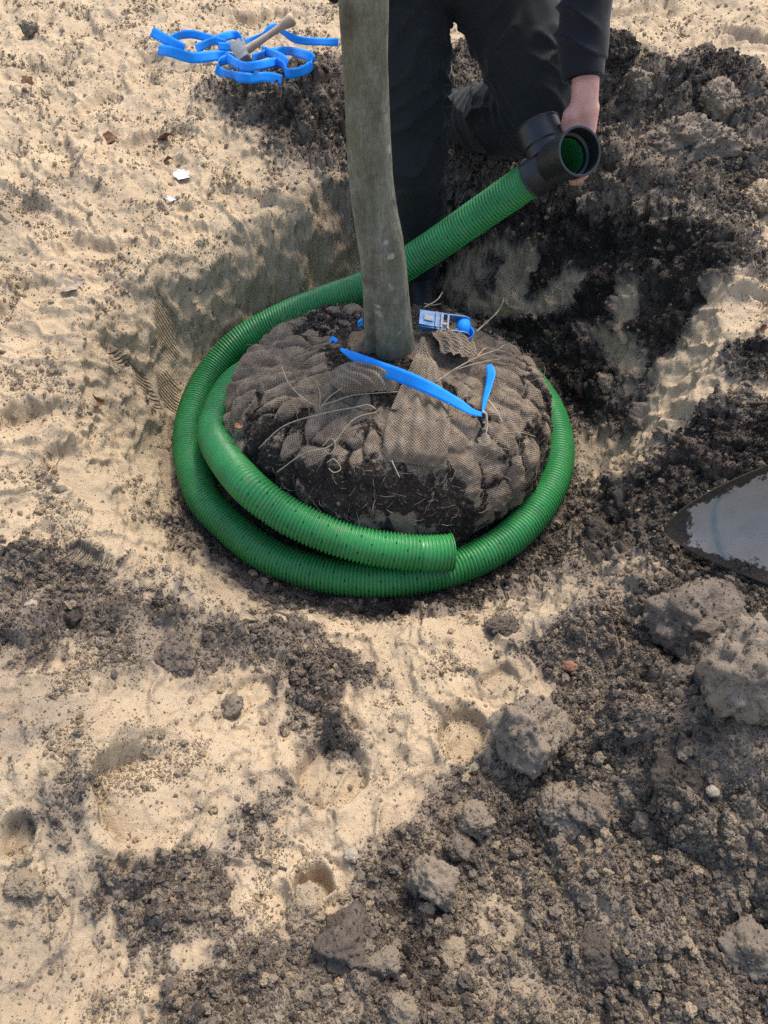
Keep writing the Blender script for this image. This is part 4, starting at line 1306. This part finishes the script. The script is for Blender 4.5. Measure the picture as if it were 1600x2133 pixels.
# ----------------------------------------------------------------------------
# slack strap and club hammer on the sand behind
# ----------------------------------------------------------------------------
def gpt(px, py, up):
    """point standing `up` above the sand, seen at this picture point"""
    d = ray(px, py); ts = np.linspace(1.5, 6, 1500)
    X, Y, Zr = d.x * ts, d.y * ts, CAM_H + d.z * ts
    zz = ground(X, Y)[0][:, 2]
    k = int(np.argmax(Zr < zz + up))
    return np.array((X[k], Y[k], Zr[k]))
slack = empty('blue_strap', tuple(gpt(480, 110, 0.0)))
tag(slack, 'loose tangle of blue webbing strap lying on sand under the hammer', 'strap')
LOOPS = [
 ([(316, 66), (345, 82), (384, 103)], .020, [(.2, .5, .85)], .040),
 ([(330, 104), (353, 107), (400, 120), (453, 116), (485, 122)], .018, [(.1, .45, .9)], .040),
 ([(350, 86), (366, 77), (395, 71), (437, 80), (470, 92)], .022, [(.1, .5, .85)], .032),
 ([(409, 101), (444, 86), (481, 73), (500, 78), (504, 88), (490, 97), (455, 97)], .024, [(.1, .5, .85)], .034),
 ([(512, 90), (541, 78), (562, 60), (580, 58), (600, 74), (625, 84), (665, 87), (705, 88)], .022, [(.1, .5, .85)], .030),
 ([(485, 120), (462, 128), (451, 140), (462, 152), (494, 160), (525, 163), (556, 160), (587, 167)], .018, [(.1, .45, .9)], .034),
 ([(470, 118), (505, 138), (540, 136), (575, 130), (592, 140), (598, 153), (625, 150), (646, 138), (650, 122), (628, 112), (595, 106), (560, 110), (525, 122)], .022, [(.1, .45, .9)], .032),
 ([(545, 104), (580, 118), (600, 132)], .020, [(.1, .5, .85)], .032),
]
for pp_, up, wd, wdt in LOOPS:
    pts = [gpt(a, b, up + .010 + .004 * math.sin(k * 1.7)) for k, (a, b) in enumerate(pp_)]
    nn_ = len(pts)
    wv = [np.array(wd[0]) + .35 * np.array((math.sin(k * 1.3), math.cos(k * 2.1), 0)) for k in range(nn_)]
    rib_part('webbing', pts, wv, wdt * .84, slack, M['webbing'], 26 * nn_)

fc = bpy.data.curves.new('lettering', 'FONT'); fc.body = 'ng'; fc.size = .020; fc.extrude = .0004; fc.align_x = 'CENTER'; fc.align_y = 'CENTER'
fc.materials.append(M['wire'])
lt = bpy.data.objects.new('temporary', fc); COL.objects.link(lt)
bpy.context.view_layer.update(); dg_ = bpy.context.evaluated_depsgraph_get(); dg_.update()
l_me = bpy.data.meshes.new_from_object(lt.evaluated_get(dg_)); bpy.data.objects.remove(lt)
lp = gpt(552, 112, .032) + np.array((0, -.0150, .0060))
lt = link('lettering', l_me, M['wire'], slack)
lt.location = Vector(lp) - Vector(slack.location); lt.rotation_euler = (math.radians(72), 0, math.radians(-4))

hammer = empty('club_hammer', tuple(gpt(500, 122, 0)))
tag(hammer, 'club hammer with pale wooden handle resting on the blue strap', 'hammer')
hh = gpt(503, 112, .035); he = np.array(aty(612, 38, hh[1] + .06))
hd = he - hh; HL = np.linalg.norm(hd); hd /= HL
n = 40; tt = np.linspace(-.03, HL, n)
rad = .0125 + .002 * np.cos(tt / HL * 6) + .0065 * sstep(HL * .72, HL * .97, tt)
rad[-1] *= .82; rad[-2] *= .97
mb = MB(); mb.tube([hh + hd * t for t in tt], rad, 20); part('handle', mb.mesh('handle'), M['ash'], hammer)
hx = np.cross(hd, (0, 0, 1.0)); hx /= np.linalg.norm(hx); hx = hx * .55 + np.array((0, -.3, -.25)); hx -= hd * hx.dot(hd); hx /= np.linalg.norm(hx); hz = np.cross(hx, hd)
RH = np.stack([hx, hd, hz], 1)
def head_mesh():
    mb = MB(); sec = []
    for s, w in ((-.050, .017), (-.047, .021), (-.030, .0225), (-.012, .024), (.012, .024), (.030, .0225), (.047, .021), (.050, .017)):
        k = 12; r = []
        for j in range(k):
            a = 2 * math.pi * (j + .5) / k; c_, s_ = math.cos(a), math.sin(a)
            q = max(abs(c_), abs(s_)); e_ = .75
            r.append(hh + RH @ np.array((s, w * (c_ / q * e_ + c_ * (1 - e_)), w * (s_ / q * e_ + s_ * (1 - e_)))))
        sec.append(r)
    V = np.concatenate(sec); k = 12
    F = [(i*k + j, i*k + (j+1) % k, (i+1)*k + (j+1) % k, (i+1)*k + j) for i in range(len(sec) - 1) for j in range(k)]
    F += [tuple(range(k - 1, -1, -1)), tuple((len(sec) - 1)*k + j for j in range(k))]
    mb.add(V, F); return mb.mesh('head', False)
part('head', head_mesh(), M['steel'], hammer)

# ----------------------------------------------------------------------------
# shovel lying in the soil at the right, blade towards the pit
# ----------------------------------------------------------------------------
def make_shovel_mat():
    t = NT('scoured_shovel_steel'); co = t.coord('UV'); ob = t.coord('Object')
    n = t.noise(ob, 26, 6, .65)
    c = t.ramp(n, [(.3, (.300, .246, .198)), (.55, (.345, .288, .236)), (.75, (.385, .325, .270))])
    sc = t.noise(t.coord('UV', (8, 160, 1)), 1.0, 3, .6)
    c = t.mix(t.ramp(sc, [(.5, 0.), (.75, .25)]), c, (.12, .11, .10))
    # worn arc of teal paint
    gr = t.n('ShaderNodeTexGradient', gradient_type='SPHERICAL')
    mp = t.n('ShaderNodeMapping'); mp.inputs['Location'].default_value = (-1.30, -.55, 0); mp.inputs['Scale'].default_value = (1.0, 1.0, 1.0)
    t.l(co, mp.inputs[0]); t.l(mp.outputs[0], gr.inputs[0])
    arc = t.ramp(gr.outputs[0], [(.10, 0.), (.15, 1.), (.20, 0.)])
    arc = t.math('MULTIPLY', arc, t.ramp(t.noise(ob, 30, 5, .7), [(.35, 0.), (.6, .7)]))
    c = t.mix(arc, c, (.075, .17, .175))
    # clinging soil
    dv = t.attr('dirt')
    k = t.math('ADD', dv, t.math('MULTIPLY', t.math('SUBTRACT', t.noise(ob, 55, 6, .7), .5), 1.1))
    k = t.ramp(k, [(.46, 0.), (.54, 1.)])
    c = t.mix(k, c, t.ramp(t.noise(ob, 260, 4, .7), [(.3, (.030, .023, .018)), (.7, (.085, .066, .05))]))
    t.set(Base_Color=c, Roughness=.85, Metallic=0.0, Specular_IOR_Level=.08, Normal=t.bump(t.math('MULTIPLY', k, t.noise(ob, 150, 4, .7)), .8, .004))
    return t.m
M['shovel'] = make_shovel_mat()
tip = aty(1378, 1096, .925)
sx = Vector((.985, -.02, .17)).normalized()                # along the blade to the handle
sn = Vector((-.14, -.84, .53)); sn = (sn - sx * sn.dot(sx)).normalized()
sy = sn.cross(sx).normalized()
if sy.z < 0: sy = -sy
shovel = empty('shovel', tuple(tip))
tag(shovel, 'soil-smeared steel shovel lying in the dug soil beside the pit', 'shovel')
nu, nv_ = 70, 60
SLEN, SWID = .30, .128
Vs = []; uvs = []; dts = []
for i in range(nu):
    s = i / (nu - 1); x = s * SLEN
    w = SWID * min(1, s / .70) ** .68 * (1 - .10 * sstep(.45, .8, s) * 0) if s > 0 else 0.0
    w = max(w, .004) * (1 - .06 * sstep(.75, 1.0, s))
    for j in range(nv_):
        q = -1 + 2 * j / (nv_ - 1)
        yy = q * w
        dish = .078 * (yy / SWID) ** 2 + .036 * (1 - s) ** 2 + .006 * sstep(.8, 1, s) * (1 - q * q)
        Vs.append(tip + sx * x + sy * yy + sn * (dish - .012)); uvs.append((x / .2, q * w / .2 + .55))
        edge = max(sstep(.66, .95, abs(q)) * (.95 if q > 0 else .9), sstep(.22, .04, s) * 1.0, sstep(.5, .95, q) * sstep(.75, .3, s) * .75)
        dts.append(float(.30 + .50 * edge))
Vs = np.array(Vs); off = np.array(sn) * .0050
ii = np.arange(nu * nv_, dtype=np.int32).reshape(nu, nv_)
q1 = np.stack([ii[:-1, :-1], ii[1:, :-1], ii[1:, 1:], ii[:-1, 1:]], -1).reshape(-1, 4)
bd = np.concatenate([ii[0, :], ii[1:, -1], ii[-1, -2::-1], ii[-2:0:-1, 0]])
N0 = len(Vs)
q3 = np.stack([bd, np.roll(bd, -1), np.roll(bd, -1) + N0, bd + N0], -1)
qs = np.vstack([q1, q1[:, ::-1] + N0, q3])
s_me = quick_mesh('blade', np.vstack([Vs, Vs - off]), qs)
a_ = s_me.attributes.new('dirt', 'FLOAT', 'POINT'); a_.data.foreach_set('value', np.array(dts + dts, np.float32))
ul = s_me.uv_layers.new(name='UVMap'); u2 = np.array(uvs + uvs, np.float32); ul.data.foreach_set('uv', u2[qs.ravel()].ravel())
part('blade', s_me, M['shovel'], shovel)
mb = MB(); b_ = tip + sx * (SLEN - .03) - sn * .010
mb.tube([b_, b_ + sx * .10, b_ + sx * .22], [.021, .021, .0195], 20); part('socket', mb.mesh('socket'), M['shovel'], shovel)
mb = MB(); h0 = b_ + sx * .18; mb.tube([h0 + sx * t for t in np.linspace(0, 1.0, 12)], .0172, 16); part('shaft', mb.mesh('shaft'), M['ash'], shovel)

# ----------------------------------------------------------------------------
# clods, stones, leaves and scraps lying about
# ----------------------------------------------------------------------------
def clod_mesh(name, seed, sub=5, facets=9, rough=.17, squash=(1, 1, 1)):
    import bmesh
    bm = bmesh.new(); bmesh.ops.create_icosphere(bm, subdivisions=sub, radius=1.0)
    me = bpy.data.meshes.new(name); bm.to_mesh(me); bm.free()
    n = len(me.vertices); co = np.empty(n * 3, np.float32); me.vertices.foreach_get('co', co); p = co.reshape(-1, 3).astype(float)
    rg = np.random.default_rng(seed)
    d = p.copy()
    r = np.ones(n)
    for k in range(facets):                                   # broken faces
        nv = rg.normal(size=3); nv /= np.linalg.norm(nv); h = rg.uniform(.58, .92)
        c = d @ nv
        lim = np.where(c > 1e-3, h / np.maximum(c, 1e-3), 9.0)
        r = -np.log(np.exp(-16 * np.minimum(r, 3)) + np.exp(-16 * np.minimum(lim, 3))) / 16
    r = r * (1 + rough * fbm3(d * 2.2 + seed, seed, 3) + rough * .55 * fbm3(d * 7 + seed, seed + 3, 3))
    f = np.abs(fbm3(d * 13 + 3, seed + 9, 3)); r = r + rough * .55 * f + rough * .22 * fbm3(d * 34, seed + 19, 2)
    p = d * r[:, None] * np.array(squash)
    me.vertices.foreach_set('co', p.astype(np.float32).ravel())
    me.polygons.foreach_set('use_smooth', np.ones(len(me.polygons), bool)); me.update()
    return me

CLODS = []
def place_clod(name, px, py, w_px, h_fac, soil, seed, label, cat='clod', sink=.35, turn=0, group=None, mat=None, sub=5, facets=9, rough=.17, sq=(1, 1, 1)):
    c = onto(px, py)
    depth = c.y * CP + (CAM_H - c.z) * SP
    r = w_px / 2 / FPX * depth * 1.08
    me = clod_mesh(name, seed, sub, facets, rough, sq)
    o = link(name, me, mat or MAT_CLOD)
    o.scale = (r, r, r * h_fac); o.rotation_euler = (0.2 * math.sin(seed), .2 * math.cos(seed * 2), math.radians(turn))
    o.location = (c.x, c.y, c.z + r * h_fac * (1 - 2 * sink) * .8)
    o['soil'] = soil
    if mat is None: CLODS.append((o, me, soil))
    tag(o, label, cat, group)
    return o

CL = [
 ('soil_clod', 1098, 1548, 150, 1.05, .46, 3, 'biggest angular brown clod beside the pale footprint in the foreground', dict(sink=.10, turn=20, sq=(.95, 1.05, 1.0))),
 ('soil_clod', 905, 1848, 98, .95, .40, 5, 'round grey-brown clod low in the middle foreground', dict(sink=.14, facets=4)),
 ('soil_clod', 1388, 1640, 92, .75, .80, 8, 'flat dark wedge-shaped clod on the crumbly soil at right', dict(sink=.12, facets=12)),
 ('soil_clod', 1175, 1690, 120, .7, .42, 11, 'sandy brown clod half buried just below the biggest clod', dict(sink=.35)),
 ('soil_clod', 1240, 1700, 100, .75, .52, 13, 'grey clod joined to the right of the sandy half-buried clod', dict(sink=.35)),
 ('soil_clod', 1535, 1440, 190, 1.05, .46, 17, 'large pointed grey clod standing up near the right edge below the shovel', dict(sink=.18, facets=7)),
 ('soil_clod', 1440, 1300, 190, .8, .60, 19, 'broad brown lump of soil directly under the shovel blade', dict(sink=.42, facets=5)),
 ('soil_clod', 1420, 1425, 70, .8, .60, 23, 'small brown clod between the pointed clod and the shovel', dict(sink=.3)),
 ('soil_clod', 1047, 1312, 66, .5, .70, 29, 'thin dark flake of soil on the front rim of the pit', dict(sink=.25, turn=15, sq=(1.2, .7, 1))),
 ('soil_clod', 720, 1965, 120, .8, .72, 31, 'dark rounded clod at the bottom beside the small sand hole', dict(sink=.4, facets=5)),
 ('soil_clod', 640, 1905, 90, .5, .14, 33, 'broken sandy crust piece on the lip of the small hole', dict(sink=.4, facets=12)),
 ('soil_clod', 800, 2010, 66, .8, .40, 37, 'pale grey stone-like clod near the bottom edge', dict(sink=.3, facets=12)),
 ('soil_clod', 836, 2112, 76, .8, .34, 39, 'pale clod cut off by the bottom edge of the picture', dict(sink=.3, facets=10)),
 ('soil_clod', 945, 1985, 60, .8, .24, 41, 'sandy yellow clod above the bottom edge in the centre', dict(sink=.35)),
 ('soil_clod', 985, 1720, 70, .8, .38, 43, 'sandy brown clod left of the half-buried clods', dict(sink=.3, facets=8)),
 ('soil_clod', 960, 1765, 66, .8, .52, 47, 'rough grey clod above the round clod in the foreground', dict(sink=.3)),
 ('soil_clod', 1565, 1985, 110, .8, .50, 53, 'rough clod low at the right edge', dict(sink=.35)),
 ('soil_clod', 1240, 1990, 90, .7, .74, 59, 'dark brown clod low on the right in crumbly soil', dict(sink=.4)),
 ('soil_clod', 1340, 1725, 56, .85, .46, 61, 'pale rough clod right of the joined grey clod', dict(sink=.3)),
 ('soil_clod', 1492, 238, 92, .8, .40, 67, 'grey boulder-like clod on top of the heap at right', dict(sink=.25, facets=10)),
 ('soil_clod', 1425, 315, 165, .55, .48, 71, 'wide grey slab of soil lying on the heap at right', dict(sink=.30, facets=8, turn=-20, sq=(1.15, .75, 1))),
 ('soil_clod', 1470, 118, 34, .9, .66, 73, 'small dark lump on the crest of the right heap', dict(sink=.2, sub=4)),
 ('soil_clod', 1290, 118, 80, .8, .84, 79, 'black lump at the crest of the heap beside the sleeve', dict(sink=.3)),
 ('soil_clod', 1330, 190, 64, .9, .36, 83, 'tan crumbly clod on the heap beside the wrist', dict(sink=.3)),
 ('soil_clod', 1590, 430, 80, .7, .12, 89, 'pale sand lump on the heap at the right edge', dict(sink=.35)),
 ('soil_clod', 1500, 545, 70, .8, .90, 97, 'dark clod at the top of the black pit wall', dict(sink=.35)),
 ('soil_clod', 66, 78, 30, .9, .42, 101, 'small brown clod alone on the sand in the upper left corner', dict(sink=.15, sub=4)),
 ('soil_clod', 1265, 805, 44, .7, .20, 103, 'small sandy lump at the foot of the black pit wall', dict(sink=.3, sub=4)),
 ('soil_clod', 485, 1480, 46, .9, .38, 107, 'small grey clod in the footprint left of centre', dict(sink=.25, sub=4)),
 ('soil_clod', 370, 1375, 100, .6, .56, 109, 'brown clod at the edge of the smooth grey patch', dict(sink=.4)),
 ('soil_clod', 60, 1840, 70, .6, .22, 113, 'broken sand crust by the left edge beside a hole', dict(sink=.4, facets=12)),
 ('soil_clod', 150, 1290, 40, .8, .80, 127, 'small black lump in the dark band at left', dict(sink=.3, sub=4)),
 ('pebble', 733, 1790, 28, .8, 0, 131, 'small white pebble on smooth sand above the hole', dict(mat=M['stone'], cat='stone', sink=.15, sub=4, facets=5)),
 ('pebble', 78, 1285, 26, .8, 0, 137, 'small pale pebble in dark soil near the left edge', dict(mat=M['stone'], cat='stone', sink=.2, sub=4, facets=5)),
 ('pebble', 1190, 1390, 34, .8, 0, 139, 'small reddish brown stone right of the pale sand patch', dict(mat=M['stone_red'], cat='stone', sink=.2, sub=4, facets=6)),
 ('pebble', 1468, 1665, 26, .8, 0, 149, 'tiny yellowish stone right of the dark wedge clod', dict(mat=M['stone'], cat='stone', sink=.2, sub=4, facets=6)),
 ('pebble', 988, 1602, 22, .8, 0, 151, 'tiny white stone left of the biggest clod', dict(mat=M['stone'], cat='stone', sink=.2, sub=4, facets=6)),
]
for nm, px, py, w, hf, so, sd, lb, kw in CL:
    place_clod(nm, px, py, w, hf, so, sd, lb, **kw)

def leaf_mesh(name, seed, L_=.05, W_=.03, curl=.5):
    rg = random.Random(seed); nu, nv = 15, 9; V = []
    for i in range(nu):
        s = i / (nu - 1); w = W_ * .5 * math.sin(math.pi * min(1, s * .96 + .02)) ** .8 * (1 + .12 * math.sin(s * 23 + seed))
        for j in range(nv):
            q = -1 + 2 * j / (nv - 1)
            V.append((L_ * (s - .5), q * w, curl * (abs(q) ** 1.6 * w * .9) + curl * .012 * math.sin(s * 5 + seed) + .0015 * math.sin(q * 7 + s * 11)))
    ii = np.arange(nu * nv, dtype=np.int32).reshape(nu, nv)
    q1 = np.stack([ii[:-1, :-1], ii[1:, :-1], ii[1:, 1:], ii[:-1, 1:]], -1).reshape(-1, 4)
    V = np.array(V); V2 = V - (0, 0, .0005)
    return quick_mesh(name, np.vstack([V, V2]), np.vstack([q1, q1[:, ::-1] + len(V)]))
LV = [(195, 842, .050, .030, 'leaf', 20, .9, 'curled rusty brown leaf on sand left of the coil'),
      (228, 298, .060, .038, 'leaf', 60, .7, 'dark brown leaf on sand in the upper left'),
      (345, 290, .075, .030, 'leaf', 150, .8, 'rust and black leaf on sand below the blue strap'),
      (345, 338, .045, .014, 'leaf', 20, .9, 'thin orange-brown leaf just above the white scrap'),
      (150, 612, .080, .050, 'leaf_pale', 40, .5, 'large pale dried leaf on sand at left'),
      (62, 188, .055, .035, 'leaf', 100, .6, 'grey-brown leaf on sand near the left edge at top'),
      (418, 610, .040, .022, 'leaf_pale', 80, .6, 'small pale leaf above the left pit wall'),
      (1585, 688, .025, .016, 'leaf', 30, .6, 'tiny brown leaf on the right sand lump')]
for k, (px, py, l_, w_, mt, tr, cu, lb) in enumerate(LV):
    o = link('dead_leaf', leaf_mesh('dead_leaf', k * 3 + 1, l_, w_, cu), M[mt]); o.location = onto(px, py, .004); o.rotation_euler = (.25, .2 * math.sin(k), math.radians(tr))
    tag(o, lb, 'leaf', 'dead leaves on the ground')
o = link('dead_leaf', leaf_mesh('dead_leaf', 77, .024, .016, .4), mat_plain('orange_leaf', (.36, .19, .10), .7, .2, var=.3)); o.location = ball_pt(503, 886, .006)[0]; o.rotation_euler = (.5, -.3, .6)
tag(o, 'small orange leaf stuck on the side of the root ball', 'leaf', 'dead leaves on the ground')
def scrap(px, py, l_, w_, tr, lb):
    o = link('paper_scrap', leaf_mesh('paper_scrap', px, l_, w_, .18), M['paper']); o.location = onto(px, py, .010); o.rotation_euler = (.35, .1, math.radians(tr)); tag(o, lb, 'paper')
scrap(380, 370, .056, .036, -20, 'white scrap of paper on bare sand below the blue strap')
scrap(358, 427, .030, .016, 10, 'tiny white scrap half covered by sand left of the trunk')
TWG = [([(700 - 610, 195), (105, 215), (98, 235)], 'thin dark twig on sand by the upper left corner'), ([(560, 1272), (600, 1288), (650, 1302)], 'short grey stick at the front edge of the pit floor'),
       ([(600, 1000 + 820), (520 + 20, 1800), (530, 1788)], 'short pale splinter in dark soil at lower left'), ([(1545, 845), (1580, 850), (1610, 852)], 'short stick on the dark slope at the right edge')]
for k, (pp_, lb) in enumerate(TWG):
    mb = MB(); pts = [np.array(onto(a, b, .004)) for a, b in pp_]
    r0 = (.002, .0065, .0025, .005)[k]
    mb.tube(spline(pts, 14), np.linspace(r0, r0 * .6, 14), 8)
    tag(link('dead_twig', mb.mesh('dead_twig'), M['twig']), lb, 'twig', 'twigs on the ground')

# ----------------------------------------------------------------------------
# loose crumbs of soil and sand
# ----------------------------------------------------------------------------
NCR = 900000
ui = RNG.uniform(40, nc - 41, NCR); ri = RNG.uniform(0, 1, NCR)
r_lo = int(np.searchsorted(YS, .06)); r_hi = int(np.searchsorted(YS, 4.2))
ri = r_lo + ri * (r_hi - r_lo - 1)
i0 = ri.astype(int); j0 = ui.astype(int); fi = (ri - i0)[:, None]; fj = (ui - j0)[:, None]
G = gz.reshape(nr, nc, 3); GS = gs.reshape(nr, nc)
pos = (G[i0, j0] * (1 - fi) * (1 - fj) + G[i0 + 1, j0] * fi * (1 - fj) + G[i0, j0 + 1] * (1 - fi) * fj + G[i0 + 1, j0 + 1] * fi * fj)
sv = GS[i0, j0]
clump = fbm2(pos[:, 0] * 7, pos[:, 1] * 7, 91, 3)
gzz = G[..., 2]
edge = np.zeros_like(gzz)
for st_ in (3, 6):
    q = np.abs(gzz[2*st_:, 2*st_:] + gzz[:-2*st_, :-2*st_] + gzz[2*st_:, :-2*st_] + gzz[:-2*st_, 2*st_:] - 4 * gzz[st_:-st_, st_:-st_])
    edge[st_:-st_, st_:-st_] = np.maximum(edge[st_:-st_, st_:-st_], q / (.006 * st_))
lipc = np.clip(edge[i0, j0], 0, 1.5)
dens = 0.042 + 0.80 * sstep(.25, .62, sv) + (0.30 * sstep(.2, .55, clump) + 0.16 * sstep(.75, 1.4, lipc)) * (sv < .4)
dens *= 0.55 + 0.7 * sstep(-.5, .5, clump)
dist = np.hypot(pos[:, 1], CAM_H)
dens *= 1 - gm.reshape(nr, nc)[i0, j0]
keepc = RNG.uniform(0, 1, NCR) < dens
pos = pos[keepc]; sv = sv[keepc]; dist = dist[keepc]; clump = clump[keepc]; n = len(pos)
rad = 0.00068 * (RNG.pareto(2.45, n) + 1) * (0.55 + 0.42 * dist)
rad = np.minimum(rad, 0.0075) * np.where(sv < .3, .85, 1.0)
cs = sv + RNG.normal(0, 1, n) * np.where(sv < .3, .06, .15) + .10 * clump * (sv > .3)
pale = RNG.uniform(0, 1, n)
cs = np.where((sv > .4) & (pale < np.where(sv > .85, .05, .20)), RNG.uniform(.12, .46, n), cs)
cs = np.where((sv < .3) & (pale > .972), RNG.uniform(.3, .7, n), cs)
pos[:, 2] += rad * RNG.uniform(.0, .55, n)
bpy.context.view_layer.update()
ex_p, ex_s = [], []
kb = np.where((dirt.ravel() > .46) & (R0.ravel() > .05) & (Z0.ravel() > -.33))[0]
kb = RNG.choice(kb, min(len(kb), 15000), replace=False)
ex_p.append(Vb.reshape(-1, 3)[kb]); ex_s.append(np.clip(RNG.normal(.84, .10, len(kb)), 0, 1))
for o, me, so in CLODS:                                   # crumbs clinging to the clods
    co = np.empty(len(me.vertices) * 3, np.float32); me.vertices.foreach_get('co', co)
    Mx = np.array(o.matrix_world); q = co.reshape(-1, 3) @ Mx[:3, :3].T + Mx[:3, 3]
    k = RNG.choice(len(q), int(np.clip(520 * (o.scale[0] / .06) ** 2, 20, 900)), replace=False)
    ex_p.append(q[k]); ex_s.append(np.full(len(k), so))
ex_p = np.concatenate(ex_p); ex_s = np.concatenate(ex_s); ne = len(ex_p)
pos = np.vstack([pos, ex_p]); cs = np.concatenate([cs, ex_s - .04 + RNG.normal(0, .06, ne)])
rad = np.concatenate([rad, np.minimum(.0008 * (RNG.pareto(2.6, ne) + 1), .0032) * (0.55 + 0.42 * np.hypot(ex_p[:, 1], CAM_H))])
n = len(pos)
c_me = bpy.data.meshes.new('soil_crumbs'); c_me.vertices.add(n); c_me.vertices.foreach_set('co', pos.astype(np.float32).ravel())
def pa(nm, typ, arr, fld):
    a = c_me.attributes.new(nm, typ, 'POINT'); a.data.foreach_set(fld, arr.astype(np.float32).ravel())
pa('soil', 'FLOAT', np.clip(cs, 0, 1), 'value')
pa('crumb_scale', 'FLOAT_VECTOR', rad[:, None] * RNG.uniform(.65, 1.3, (n, 3)), 'vector')
pa('crumb_turn', 'FLOAT_VECTOR', RNG.uniform(0, 6.28, (n, 3)), 'vector')
c_me.update()
crumbs = link('soil_crumbs', c_me)
tag(crumbs, 'countless loose crumbs of dark soil and sand round the pit', kind='stuff')
ng = bpy.data.node_groups.new('scatter_crumbs', 'GeometryNodeTree')
ng.interface.new_socket('Geometry', in_out='INPUT', socket_type='NodeSocketGeometry')
ng.interface.new_socket('Geometry', in_out='OUTPUT', socket_type='NodeSocketGeometry')
gi = ng.nodes.new('NodeGroupInput'); go = ng.nodes.new('NodeGroupOutput')
join = ng.nodes.new('GeometryNodeGeometryToInstance')
for k in range(6):
    ico = ng.nodes.new('GeometryNodeMeshIcoSphere'); ico.inputs['Radius'].default_value = 1.0; ico.inputs['Subdivisions'].default_value = 3
    sp_ = ng.nodes.new('GeometryNodeSetPosition'); ps = ng.nodes.new('GeometryNodeInputPosition')
    nz = ng.nodes.new('ShaderNodeTexNoise'); nz.noise_dimensions = '4D'; nz.inputs['W'].default_value = k * 7.3; nz.inputs['Scale'].default_value = 1.5; nz.inputs['Detail'].default_value = 3; nz.inputs['Roughness'].default_value = .6
    ng.links.new(ps.outputs[0], nz.inputs['Vector'])
    sb = ng.nodes.new('ShaderNodeVectorMath'); sb.operation = 'SUBTRACT'; sb.inputs[1].default_value = (.5, .5, .5)
    ml = ng.nodes.new('ShaderNodeVectorMath'); ml.operation = 'SCALE'; ml.inputs['Scale'].default_value = 2.5
    ng.links.new(nz.outputs['Color'], sb.inputs[0]); ng.links.new(sb.outputs[0], ml.inputs[0])
    ng.links.new(ico.outputs['Mesh'], sp_.inputs['Geometry']); ng.links.new(ml.outputs[0], sp_.inputs['Offset'])
    ng.links.new(sp_.outputs[0], join.inputs[0])
iop = ng.nodes.new('GeometryNodeInstanceOnPoints'); iop.inputs['Pick Instance'].default_value = True
rv = ng.nodes.new('FunctionNodeRandomValue'); rv.data_type = 'INT'
rv.inputs[4].default_value = 0; rv.inputs[5].default_value = 5
def nattr(nm, typ):
    a = ng.nodes.new('GeometryNodeInputNamedAttribute'); a.data_type = typ; a.inputs['Name'].default_value = nm
    return [o for o in a.outputs if o.enabled][0]
e2r = ng.nodes.new('FunctionNodeEulerToRotation')
ng.links.new(nattr('crumb_turn', 'FLOAT_VECTOR'), e2r.inputs[0])
ng.links.new(gi.outputs[0], iop.inputs['Points']); ng.links.new(join.outputs[0], iop.inputs['Instance'])
ng.links.new(e2r.outputs[0], iop.inputs['Rotation']); ng.links.new(nattr('crumb_scale', 'FLOAT_VECTOR'), iop.inputs['Scale'])
ng.links.new([o for o in rv.outputs if o.enabled][0], iop.inputs['Instance Index'])
sm = ng.nodes.new('GeometryNodeSetMaterial'); sm.inputs['Material'].default_value = MAT_CRUMB
ng.links.new(iop.outputs[0], sm.inputs['Geometry']); ng.links.new(sm.outputs[0], go.inputs[0])
md = crumbs.modifiers.new('scatter', 'NODES'); md.node_group = ng
